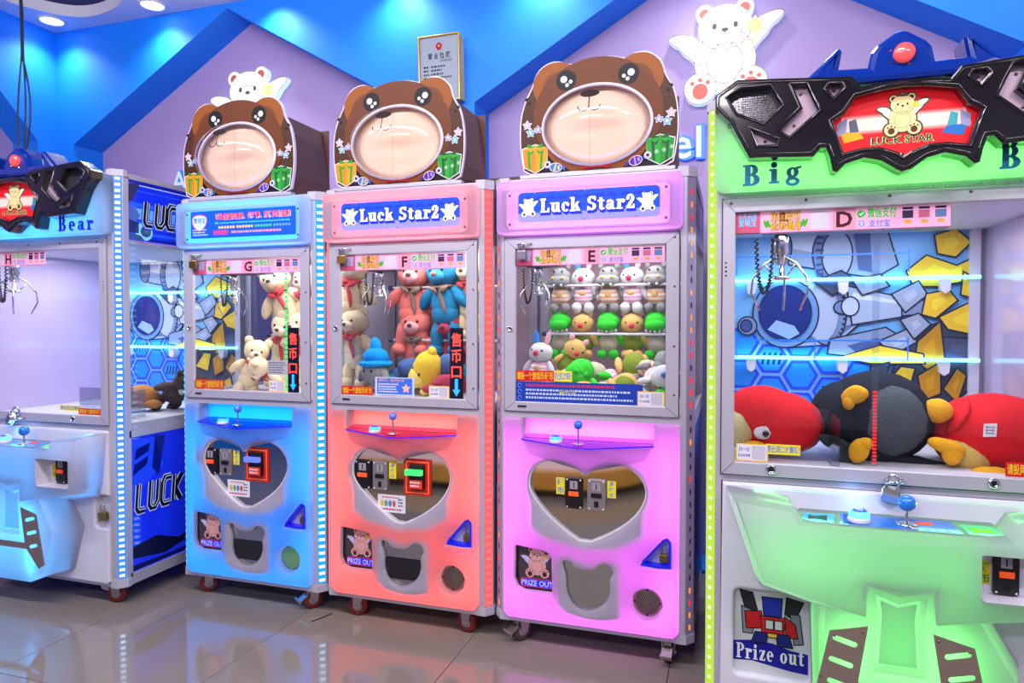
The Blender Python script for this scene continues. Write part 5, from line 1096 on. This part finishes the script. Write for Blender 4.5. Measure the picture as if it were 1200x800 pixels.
def wall_letters(word, x, z, h, label):
    r = empty('wall_letters', (x, YN, z), label=label, cat='wall letters'); u = 0
    for ch in word:
        vv, ff = glyphs(ch, .0); wd = max(a for a, b in vv)*h/.72
        for bd, m_, y in ((.055, LB, -.03), (.012, LWH, -.0305)):
            m = MB(m_).text(ch, u, 0, h, y, bd)
            if bd > .02:
                vv, ff = glyphs(ch, bd); x0 = min(q[0] for q in vv)
                k = h/.72; edges = {}
                for f in ff:
                    for i in range(len(f)):
                        a, b = f[i], f[(i+1) % len(f)]
                        edges[(a, b)] = edges.get((a, b), 0)+1
                for a, b in edges:
                    if (b, a) not in edges: m.add([((vv[a][0]-x0)*k+u, y, vv[a][1]*k), ((vv[b][0]-x0)*k+u, y, vv[b][1]*k), ((vv[b][0]-x0)*k+u, -.001, vv[b][1]*k), ((vv[a][0]-x0)*k+u, -.001, vv[a][1]*k)], [[1, 0, 3, 2]])
                o = m.build('letter', r)
            else: m.build('letter_face', o)
        u += wd+h*.12
    return r
wall_letters('A', -3.725, 2.20, .135, 'pale wall letter A with blue edge left of the cyan machine')
wall_letters('el', -.325, 2.175, .17, 'pale wall letters el with blue edge between machines E and D')
r = empty('framed_certificate', (-1.575, 3.6, 2.525), (R(2.5), 0, 0), label='framed printed certificate with red emblem leaning on the blue wall', cat='certificate')
TT = MX.Translation((1.575, 0, -2.56)); TT = MX.Translation((1.575-0.0, -.055, -2.56+.0)) 
m = MB(mat('gold_frame', (196, 164, 44), .3, .5, var=.1), TT); x0, x1, z0, z1 = -1.70, -1.45, 2.56, 2.925
m.prism([(x0, z0), (x1, z0), (x1, z1), (x0, z1)], 0, -.014, [[(x0+.009, z0+.009), (x1-.009, z0+.009), (x1-.009, z1-.009), (x0+.009, z1-.009)]], ch=.003).build('frame', r)
m = MB(PAPER, TT); sheet(m, ink((176, 176, 214)), x0+.008, z0+.008, x1-.008, z1-.008, -.003); sheet(m, ink((176, 186, 200)), x0+.018, z0+.018, x1-.018, z1-.018, -.0035); m.use(ink((206, 30, 44))).flat(ellpts(-1.575, 2.865, .019, .019, 20), -.004).flat([(-1.589, 2.843), (-1.561, 2.843), (-1.565, 2.855), (-1.585, 2.855)], -.004); m.use(ink((230, 190, 120))).flat(star(-1.575, 2.866, .009), -.0043); m.use(INK).text('营 业 执 照', -1.575, 2.80, .025, -.004, .02, .135, 'c')
greek(m, INK, -1.67, -1.635, 2.58, 2.765, 9, -.004, 3, .7); greek(m, ink((70, 70, 80)), -1.625, -1.50, 2.58, 2.765, 9, -.004, 11, .4); greek(m, ink((70, 70, 80)), -1.57, -1.485, 2.776, 2.792, 2, -.004, 4); m.build('certificate_sheet', r)
MB(glass('frame_glass', gloss=.06), TT).flat([(x0+.009, z0+.009), (x1-.009, z0+.009), (x1-.009, z1-.009), (x0+.009, z1-.009)], -.006).build('cover_glass', r)
MB(mat('backing_card', (150, 140, 130), .7)).box(-.118, .128, -.054, -.002, .004, .35).build('backing_box', r)
# black cables hanging from the ceiling to the top of machine H
cb = empty('hanging_cables', (-3.95, 2.95, 3.3), label='bundle of thin black cables hanging from the ceiling above machine H', cat='cable')
for k, (a, b) in enumerate(((0, 0), (.012, .004), (-.008, .006))):
    p = []
    for i in range(24):
        t_ = i/23; z = 3.33-1.37*t_; sw = .045*sin(pi*max(0, (t_-.35)/.5)) if .35 < t_ < .85 else 0
        p.append((-3.99+.012*sin(5*t_)+a*.6+sw*(k-.6)*1.1-(-3.95), 2.95+b-2.95, z-3.3))
    MB(mat('black_cable', (30, 30, 52), .45)).tube(p, .0055, 6).build('cable', cb)
m = MB(mat('black_thread', (14, 12, 12), .8)).tube([(-1.72+.02*i, 2.50+.03*i+.01*i*i, .0022) for i in range(3)], .002, 5); tag(m.build('dark_thread'), 'short dark thread lying on the floor under the gap of machines G and F', 'thread')

# ================================================================ SOFT TOYS
def fur(name, c=(200, 200, 200)): return mat('plush_'+name, c, .9, var=.14, scale=90, bump=.55, spec=.15)
def striped(name, c1, c2, freq=22):
    if name in MATS: return MATS[name]
    m = mat(name, c1, .9); nt = m.node_tree; b = nt.nodes['Principled BSDF']; tc = nt.nodes.new('ShaderNodeTexCoord'); sp = nt.nodes.new('ShaderNodeSeparateXYZ'); mu = nt.nodes.new('ShaderNodeMath'); fr = nt.nodes.new('ShaderNodeMath'); gt = nt.nodes.new('ShaderNodeMath'); mx = nt.nodes.new('ShaderNodeMix'); mx.data_type = 'RGBA'
    mu.operation = 'MULTIPLY'; mu.inputs[1].default_value = freq; fr.operation = 'FRACT'; gt.operation = 'GREATER_THAN'; gt.inputs[1].default_value = .5
    nt.links.new(tc.outputs['Object'], sp.inputs[0]); nt.links.new(sp.outputs[2], mu.inputs[0]); nt.links.new(mu.outputs[0], fr.inputs[0]); nt.links.new(fr.outputs[0], gt.inputs[0]); nt.links.new(gt.outputs[0], mx.inputs[0])
    mx.inputs[6].default_value = (*lin(c1), 1); mx.inputs[7].default_value = (*lin(c2), 1); nt.links.new(mx.outputs[2], b.inputs['Base Color']); return m
EYE = mat('black_button_eye', (12, 12, 14), .15, coat=.5)
def toy(name, parts):
    # parts: (part name, material, [(centre, radii, rotation xyz degrees), ...]); several blobs of a part are joined
    r = empty(name, (0, 0, 0))
    for nm, m, bl in parts:
        b = MB(m)
        for e_ in bl:
            c, rr = e_[0], e_[1]; ro = e_[2] if len(e_) > 2 else (0, 0, 0)
            M3 = (MX.Rotation(R(ro[2]), 3, 'Z') @ MX.Rotation(R(ro[1]), 3, 'Y') @ MX.Rotation(R(ro[0]), 3, 'X'))
            b.ell(c, rr, M3, 22 if max(rr) > .02 else 10, 15 if max(rr) > .02 else 7)
        if len(b.v) > 150:
            for i, q in enumerate(b.v):
                n_ = noise.noise_vector(V(q)*28)*.0035+noise.noise_vector(V(q)*75)*.0013; b.v[i] = (q[0]+n_.x, q[1]+n_.y, q[2]+n_.z)
        b.build(nm, r)
    return r
def bear_parts(f, muz, nose, foot=None, legs=1.0, extra=()):
    return [('body', f, [((0, 0, 0), (.05, .042, .066)), ((0, -.004, -.03), (.048, .042, .045))]), ('head', f, [((0, -.006, .105), (.056, .05, .05))]), ('muzzle', muz, [((0, -.05, .093), (.026, .02, .02))]), ('nose', nose, [((0, -.069, .1), (.009, .006, .007))]),
            ('eye', EYE, [((-.021, -.05, .112), (.0055, .004, .0055))]), ('eye', EYE, [((.021, -.05, .112), (.0055, .004, .0055))]), ('ear', f, [((-.043, .0, .146), (.02, .011, .02))]), ('ear', f, [((.043, .0, .146), (.02, .011, .02))]),
            ('arm', f, [((-.06, -.012, .022), (.021, .02, .046), (0, 42, 0))]), ('arm', f, [((.06, -.012, .022), (.021, .02, .046), (0, -42, 0))]),
            ('leg', f, [((-.032, -.014, -.075*legs-.01), (.024, .024, .045*legs), (0, 10, 0)), ((-.037, -.024, -.10*legs-.022), (.026, .03, .021))]), ('leg', f, [((.032, -.014, -.075*legs-.01), (.024, .024, .045*legs), (0, -10, 0)), ((.037, -.024, -.10*legs-.022), (.026, .03, .021))])]+list(extra)
def ribbon_bits(m): return [('ribbon', m, [((0, -.01, .058), (.04, .04, .008)), ((-.018, -.046, .05), (.018, .006, .009), (0, 30, 0)), ((.018, -.046, .05), (.018, .006, .009), (0, -30, 0)), ((.012, -.046, .01), (.007, .005, .04), (0, -10, 0))])]
cream = fur('cream', (232, 212, 172)); pinkf = fur('coral_pink', (238, 128, 118)); bluef = fur('ocean_blue', (38, 130, 178)); maroon = fur('dusty_rose', (178, 60, 90)); brownn = mat('brown_felt_nose', (96, 56, 44), .7)
wht = fur('white', (214, 212, 216)); gry = fur('pale_grey', (140, 140, 142)); grn = fur('leaf_green', (60, 200, 60)); olv = fur('olive', (124, 140, 50)); tan = fur('tan', (222, 176, 110)); rednose = mat('red_nose', (214, 30, 66), .5)
KIND = {
 'cream_bear': toy('plush_bear', bear_parts(cream, fur('pale_cream', (240, 226, 196)), mat('big_brown_nose', (110, 66, 54), .7), extra=ribbon_bits(mat('red_check_scarf', (200, 60, 70), .8, var=.3, scale=60)))),
 'pink_bear': toy('plush_bear', bear_parts(pinkf, fur('pale_pink', (244, 170, 176)), brownn, legs=1.25, extra=ribbon_bits(mat('taupe_ribbon', (130, 104, 90), .4)))),
 'blue_bear': toy('plush_bear', bear_parts(bluef, fur('mid_blue', (60, 150, 196)), mat('orange_felt_nose', (190, 110, 70), .7), legs=1.25, extra=ribbon_bits(mat('taupe_ribbon')))),
 'rose_bear': toy('plush_bear', bear_parts(maroon, maroon, brownn, legs=1.2)),
 'hippo': toy('plush_hippo', [('body', striped('orange_stripes', (236, 226, 218), (240, 170, 130), 55), [((0, 0, 0), (.046, .04, .044))]), ('head', gry, [((0, -.004, .085), (.044, .042, .04)), ((0, -.03, .066), (.05, .034, .028))]), ('ear', gry, [((-.034, 0, .125), (.012, .01, .014))]), ('ear', gry, [((.034, 0, .125), (.012, .01, .014))]), ('nostril', mat('yellow_nostril', (220, 180, 40), .6), [((-.022, -.06, .08), (.007, .005, .005))]), ('nostril', mat('yellow_nostril'), [((.022, -.06, .08), (.007, .005, .005))]), ('eye', EYE, [((-.018, -.044, .108), (.005, .004, .005))]), ('eye', EYE, [((.018, -.044, .108), (.005, .004, .005))]),
          ('tooth', wht, [((-.016, -.06, .05), (.006, .005, .006))]), ('tooth', wht, [((.016, -.06, .05), (.006, .005, .006))]), ('badge', fur('tan', (222, 176, 110)), [((0, -.038, .008), (.014, .004, .014))]), ('arm', gry, [((-.052, -.01, .012), (.014, .015, .034), (0, 25, 0))]), ('arm', gry, [((.052, -.01, .012), (.014, .015, .034), (0, -25, 0))]), ('leg', gry, [((-.026, -.03, -.05), (.02, .024, .022))]), ('leg', gry, [((.026, -.03, -.05), (.02, .024, .022))])]),
 'rabbit': toy('plush_rabbit', [('body', striped('pink_stripes', (238, 228, 236), (232, 160, 196), 55), [((0, 0, 0), (.046, .04, .044))]), ('head', wht, [((0, -.004, .078), (.05, .046, .042))]), ('ear', mat('blue_ear_felt', (60, 130, 220), .8), [((-.026, 0, .135), (.012, .009, .034), (0, -10, 0))]), ('ear', mat('pink_ear_felt', (240, 170, 190), .8), [((.026, 0, .135), (.012, .009, .034), (0, 10, 0))]), ('nose', rednose, [((-.004, -.05, .076), (.012, .01, .012))]), ('eye', EYE, [((-.026, -.042, .088), (.005, .004, .005))]), ('eye', EYE, [((.02, -.044, .088), (.005, .004, .005))]),
           ('badge', fur('tan', (222, 176, 110)), [((0, -.038, .014), (.016, .004, .01))]), ('arm', wht, [((-.052, -.01, .012), (.014, .015, .036), (0, 25, 0))]), ('arm', wht, [((.052, -.01, .012), (.014, .015, .036), (0, -25, 0))]), ('leg', wht, [((-.026, -.03, -.05), (.022, .024, .025))]), ('leg', wht, [((.026, -.03, -.05), (.022, .024, .025))])]),
 'croc': toy('plush_crocodile', [('body', fur('oat', (190, 180, 160)), [((0, 0, -.005), (.046, .04, .046))]), ('head', grn, [((0, -.004, .088), (.05, .046, .04)), ((0, -.034, .076), (.044, .03, .026))])]+[('tooth', wht, [((-.036+.018*i, -.05+.018*abs(i-2)*.45, .052), (.006, .005, .009))]) for i in range(5)]+[('eye_bump', grn, [((-.02, -.01, .122), (.012, .012, .012))]), ('eye_bump', grn, [((.02, -.01, .122), (.012, .012, .012))]), ('arm', grn, [((-.052, -.01, .01), (.015, .015, .034), (0, 25, 0))]), ('arm', grn, [((.052, -.01, .01), (.015, .015, .034), (0, -25, 0))]), ('leg', grn, [((-.026, -.026, -.052), (.022, .024, .022))]), ('leg', grn, [((.026, -.026, -.052), (.022, .024, .022))])]),
 'cat': toy('plush_cat', [('body', olv, [((0, 0, -.005), (.046, .04, .046))]), ('head', tan, [((0, -.004, .08), (.05, .046, .044))]), ('ear', mat('pink_ear_felt'), [((-.034, 0, .122), (.014, .009, .018), (0, -20, 0))]), ('ear', mat('pink_ear_felt'), [((.034, 0, .122), (.014, .009, .018), (0, 20, 0))]), ('nose', rednose, [((.002, -.05, .074), (.012, .01, .011))]), ('eye', EYE, [((-.022, -.044, .088), (.005, .004, .005))]), ('eye', EYE, [((.026, -.043, .088), (.005, .004, .005))]), ('arm', tan, [((-.052, -.01, .012), (.014, .015, .032), (0, 25, 0))]), ('arm', tan, [((.052, -.01, .012), (.014, .015, .032), (0, -25, 0))]), ('leg', tan, [((-.026, -.026, -.052), (.02, .022, .021))]), ('leg', tan, [((.026, -.026, -.052), (.02, .022, .021))])]),
 'cone': toy('plush_gnome', [('body', gry, [((0, 0, -.02), (.05, .046, .045))]), ('hat', fur('sky_blue', (30, 150, 236)), [((0, 0, .012), (.062, .058, .016)), ((0, 0, .035), (.046, .042, .036)), ((.0, 0, .07), (.022, .02, .035))]), ('eye', EYE, [((-.016, -.044, -.012), (.005, .004, .005))]), ('eye', EYE, [((.016, -.044, -.012), (.005, .004, .005))]), ('arm', gry, [((-.05, -.01, -.03), (.014, .015, .03), (0, 30, 0))]), ('arm', gry, [((.05, -.01, -.03), (.014, .015, .03), (0, -30, 0))])]),
 'lemon': toy('plush_lemon', [('body', fur('lemon', (226, 190, 60)), [((0, 0, 0), (.055, .05, .075)), ((.0, 0, .07), (.018, .018, .022))]), ('belly', fur('pale_yellow', (240, 214, 110)), [((-.012, -.02, -.03), (.042, .036, .04))]), ('eye', EYE, [((-.034, -.036, .0), (.006, .005, .006))]), ('eye', EYE, [((.004, -.05, -.004), (.006, .005, .006))]), ('foot', fur('pale_yellow', (240, 214, 110)), [((-.03, -.02, -.07), (.018, .02, .014))]), ('foot', fur('pale_yellow'), [((.026, -.02, -.07), (.018, .02, .014))])]),
 'penguin': toy('plush_penguin', [('body', fur('denim_blue', (70, 96, 150)), [((0, 0, 0), (.055, .05, .07))]), ('belly', fur('oat', (190, 180, 160)), [((0, -.022, -.012), (.04, .034, .05))]), ('beak', mat('orange_felt_nose'), [((0, -.054, .03), (.012, .012, .006))]), ('eye', EYE, [((-.018, -.046, .042), (.005, .004, .005))]), ('eye', EYE, [((.018, -.046, .042), (.005, .004, .005))]), ('flipper', fur('teal', (40, 150, 170)), [((-.056, 0, 0), (.012, .02, .04), (0, 25, 0))]), ('flipper', fur('teal'), [((.056, 0, 0), (.012, .02, .04), (0, -25, 0))])]),
}
USED = set()
def put_toy(kind, mroot, loc, rot, label, group, s=1.0):
    o = KIND[kind]; first = kind not in USED; USED.add(kind)
    t = o if first else dup(o)
    t.location = (mroot.location.x+loc[0], mroot.location.y+loc[1], loc[2]); t.rotation_euler = tuple(R(a) for a in rot); t.scale = (s, s, s)
    return tag(t, label, kind.split('_')[-1] if kind.split('_')[-1] not in ('cone', 'croc', 'lemon') else {'cone': 'plush toy', 'croc': 'plush toy', 'lemon': 'plush toy'}[kind], group)
def lbl(cat, *a): return a
# machine E: two rows hanging on rods, a heap below
xsE = [.147, .252, .370, .477, .582]
posn = ['leftmost', 'second', 'middle', 'fourth', 'rightmost']
for i, x in enumerate(xsE):
    k = 'rabbit' if i % 2 else 'hippo'
    put_toy(k, mE, (x, .52, 1.41), (6, 0, random.uniform(-8, 8)), ('white plush rabbit with a red nose' if i % 2 else 'grey plush hippo in an orange striped shirt')+', %s on the upper rod of machine E' % posn[i], 'toys on the upper rod of machine E', 1.07)
    k = 'cat' if i % 2 else 'croc'
    put_toy(k, mE, (x+.0, .52, 1.20), (6, 0, random.uniform(-8, 8)), ('tan plush cat with a red nose' if i % 2 else 'bright green plush crocodile with white teeth')+', %s on the lower rod of E' % posn[i], 'toys on the lower rod of machine E', 1.05)
heapE = [('rabbit', (.105, .30, 1.075), (0, 4, -8), 1.05, 'white plush rabbit with blue ear standing at the left of the heap in E'), ('croc', (.235, .30, 1.045), (70, 20, 30), 1.1, 'green plush toy lying face down beside the white rabbit in the heap of E'), ('croc', (.335, .34, 1.07), (80, 0, -20), 1.15, 'largest bright green plush back in the middle of the heap in E'), ('cat', (.315, .24, 1.02), (100, 0, 10), 1.05, 'tan plush toy turned away at the front of the heap in E'), ('cat', (.505, .36, 1.10), (150, 20, 10), 1.15, 'olive plush cat upside down at the right of the heap in E'), ('hippo', (.565, .34, 1.09), (60, 20, 60), 1.0, 'grey plush hippo lying sideways high on the right of the heap in E'),
         ('rabbit', (.61, .26, 1.06), (80, 0, 30), 1.1, 'white plush rabbit lying on its back at the right end of the heap in E'), ('cat', (.48, .26, 1.02), (120, 30, 20), 1.0, 'tan and olive plush cat under the olive one in the heap of E'), ('croc', (.40, .20, 1.0), (90, 60, 10), 1.0, 'green plush crocodile low at the front middle of the heap in E'), ('rabbit', (.405, .36, 1.05), (110, 0, 60), .9, 'pink striped plush rabbit half buried in the heap of E'), ('cat', (.20, .42, 1.10), (20, 20, 30), 1.0, 'tan plush cat behind the white rabbit in the heap of E'), ('croc', (.56, .16, .99), (90, 0, 90), .9, 'dark green plush crocodile low at the front right of the heap in E'), ('hippo', (.17, .2, 1.0), (90, 0, 40), .95, 'grey plush hippo low behind the red notice of E')]
for k, p, ro, s, l in heapE: put_toy(k, mE, p, ro, l, 'heap of toys in machine E', s)
# machine F
for k, p, ro, s, l in (('pink_bear', (.19, .50, 1.375), (4, 3, 8), 1.5, 'large coral pink plush bear hanging on the upper rod of machine F'), ('blue_bear', (.372, .48, 1.375), (4, -2, -6), 1.5, 'large ocean blue plush bear hanging on the upper rod of machine F'), ('pink_bear', (.20, .52, 1.135), (4, 0, 4), 1.45, 'coral pink plush bear on the lower rod of F under the other pink one'), ('rose_bear', (.385, .52, 1.13), (4, 0, -5), 1.4, 'dusty rose plush bear on the lower rod of machine F'), ('cream_bear', (.50, .50, 1.40), (4, 0, -10), 1.4, 'cream plush bear at the right end of the upper rod in machine F'),
                       ('cone', (.075, .32, 1.075), (0, 0, -10), 1.35, 'grey plush gnome with pointed sky blue hat in the heap of F'), ('lemon', (.345, .32, 1.065), (10, 24, -10), 1.3, 'yellow lemon shaped plush leaning in the heap of machine F'), ('penguin', (.43, .38, 1.075), (60, 10, 30), 1.25, 'denim blue plush penguin lying behind the yellow lemon plush in F'), ('penguin', (.24, .38, 1.06), (70, 0, -30), 1.1, 'teal winged plush penguin lying left of the yellow lemon plush in F'), ('penguin', (.14, .42, 1.01), (90, 10, 70), 1.1, 'denim blue plush penguin low behind the pointed hat in F'), ('rose_bear', (.46, .24, 1.0), (80, 0, 30), 1.0, 'dusty rose plush bear lying at the front right of the heap in F'), ('lemon', (.2, .22, .99), (80, 0, 40), .9, 'yellow lemon shaped plush low behind the blue notice of F')):
    put_toy(k, mF, p, ro, l, 'toys inside machine F', s)
# machine G
for k, p, ro, s, l in (('cream_bear', (.245, .48, 1.37), (4, -20, 10), 1.45, 'cream plush bear left on the upper rod of machine G'), ('cream_bear', (.37, .5, 1.36), (4, 6, -8), 1.45, 'cream plush bear right on the upper rod of machine G'), ('cream_bear', (.215, .5, 1.13), (8, 10, 6), 1.35, 'cream plush bear left on the lower rod of machine G'), ('cream_bear', (.345, .5, 1.14), (4, -6, -8), 1.35, 'cream plush bear right on the lower rod of machine G'), ('cream_bear', (.64, .47, 1.41), (4, 6, 8), 1.5, 'cream plush bear on the upper rod of G, seen through the left of window F'), ('cream_bear', (.67, .47, 1.15), (4, 0, -8), 1.35, 'cream plush bear on the lower rod of G, seen through window F'),
                       ('cream_bear', (.16, .30, 1.035), (10, 14, 40), 1.1, 'cream plush bear with check scarf sitting at the bottom of machine G'), ('cream_bear', (.30, .33, 1.02), (60, 10, -40), 1.0, 'cream plush bear lying beside the sitting one at the bottom of G')):
    put_toy(k, mG, p, ro, l, 'toys inside machine G', s)
# machine D: three big round toys
def big_toy(name, label, loc, rot, parts):
    t = toy(name, parts); t.location = (mD.location.x+loc[0], mD.location.y+loc[1], loc[2]); t.rotation_euler = tuple(R(a) for a in rot); return tag(t, label, 'plush toy')
redf = fur('scarlet', (222, 36, 44)); blk = fur('black', (30, 34, 46)); slate = fur('slate_grey', (78, 84, 90)); orf = fur('orange', (236, 168, 40)); crm = fur('cream_belly', (206, 196, 140)); dkf = mat('dark_felt', (44, 52, 54), .9, var=.1)
big_toy('plush_bird', 'red plush bird with cream beak and dark felt tail behind the left window of D', (.215, .34, .94), (0, 4, 0), [('body', redf, [((0, 0, 0), (.165, .13, .112)), ((-.04, -.01, .02), (.13, .12, .105))]), ('muzzle', crm, [((-.115, -.07, -.025), (.058, .06, .068))]), ('beak', orf, [((-.06, -.12, -.075), (.035, .03, .022))]), ('eye', wht, [((-.04, -.122, -.022), (.026, .012, .024))]), ('pupil', EYE, [((-.03, -.134, -.024), (.011, .006, .011))])]+[('tail_feather', dkf, [((.19+.012*i, -.06, -.035-.02*i), (.062, .008, .016), (0, 12+14*i, 0))]) for i in range(4)])
big_toy('plush_bird', 'black plush bird lying on its side with slate grey belly and orange feet', (.545, .40, .965), (0, 0, 0), [('body', blk, [((0, 0, 0), (.175, .15, .158)), ((-.10, .0, .0), (.11, .13, .12))]), ('belly', slate, [((.02, -.06, .0), (.122, .10, .125))]), ('beak', orf, [((.168, -.06, .035), (.045, .04, .04))]), ('foot', orf, [((-.085, -.13, .085), (.042, .025, .03), (0, -20, 0)), ((-.105, -.135, .06), (.02, .02, .025))]), ('foot', orf, [((-.075, -.15, -.095), (.03, .02, .042), (0, 20, 0)), ((-.055, -.15, -.07), (.022, .02, .02))]), ('tail_feather', blk, [((.10, -.04, -.135), (.13, .04, .016), (0, 8, 0))])])
bird3 = big_toy('plush_bird', 'red plush bird with yellow foot and white care tag behind the right window of D', (.895, .42, .93), (0, 0, 0), [('body', redf, [((0, 0, 0), (.17, .15, .125)), ((-.05, 0, -.02), (.13, .13, .12))]), ('belly', fur('straw', (206, 176, 96)), [((-.10, -.075, -.075), (.075, .06, .055), (0, 30, 0))]), ('foot', orf, [((-.17, -.14, -.035), (.055, .025, .024), (0, 15, 0)), ((-.155, -.145, -.06), (.03, .02, .035))]), ('foot', orf, [((-.05, -.15, -.11), (.06, .03, .018))]), ('hat_band', redf, [((-.12, -.02, .045), (.02, .1, .075), (0, 30, 0))]), ])
ct = MB(mat('white_cotton_tag', (236, 234, 238), .8)).prism([(-.07, .0), (-.036, .003), (-.034, .043), (-.068, .04)], -.139, -.146); ct.use(ink((150, 150, 160))); greek(ct, ink((120, 120, 130)), -.064, -.04, .008, .036, 3, -.1464, 2); ct.build('care_tag', bird3)
# machine H: two toys on the prize bed seen through the side glass
KIND2 = toy('plush_dog', [('body', fur('caramel', (182, 122, 66)), [((0, 0, 0), (.085, .06, .062))]), ('head', fur('brown', (120, 74, 40)), [((-.075, -.02, .015), (.058, .052, .05))]), ('ear', fur('brown'), [((-.08, -.06, .03), (.03, .016, .036))]), ('muzzle', fur('pale_cream'), [((-.12, -.03, .0), (.028, .026, .024))]), ('leg', fur('caramel'), [((-.02, -.06, -.035), (.05, .024, .024))]), ('leg', fur('caramel'), [((.06, -.055, -.035), (.045, .024, .024))])])
KIND2.location = (-2.93, 2.78, .90); KIND2.rotation_euler = (0, 0, R(35)); tag(KIND2, 'brown plush dog lying on the prize bed behind the side glass of H', 'plush toy')
k2 = toy('plush_bear', bear_parts(fur('mocha', (86, 70, 66)), wht, brownn)); k2.location = (-2.78, 2.86, .93); k2.rotation_euler = (R(60), R(20), R(60)); k2.scale = (1.2, 1.2, 1.2); tag(k2, 'dark brown plush bear with white muzzle behind the dog in H', 'plush toy')

wp = [(-3.2, -1.3), (-1.2, -1.3)]+[(-1.35+.75*cos(R(a)), -.38+.75*sin(R(a))) for a in range(-60, 91, 10)]+[(-3.2, .37)]
r = empty('round_ended_platform', (-1.8, -.4, 0), label='low honey coloured wooden platform with rounded end, mirrored in the heart plate of E', cat='platform'); TP = MX(((1, 0, 0, 1.8), (0, 0, 1, .4), (0, -1, 0, 0), (0, 0, 0, 1)))
MB(mat('honey_wood', (250, 176, 70), .35, var=.18, scale=6, coat=.2), TP).prism(wp, -.06, -.19, back=True).build('wooden_skirt', r); MB(mat('pinkish_top', (232, 196, 190), .5, var=.05), TP).prism(inset(ccw(wp), .05), -.19, -.2).build('platform_top', r); MB(mat('dark_plinth', (30, 28, 34), .7), TP).prism(inset(ccw(wp), .08), 0, -.06).build('plinth', r)
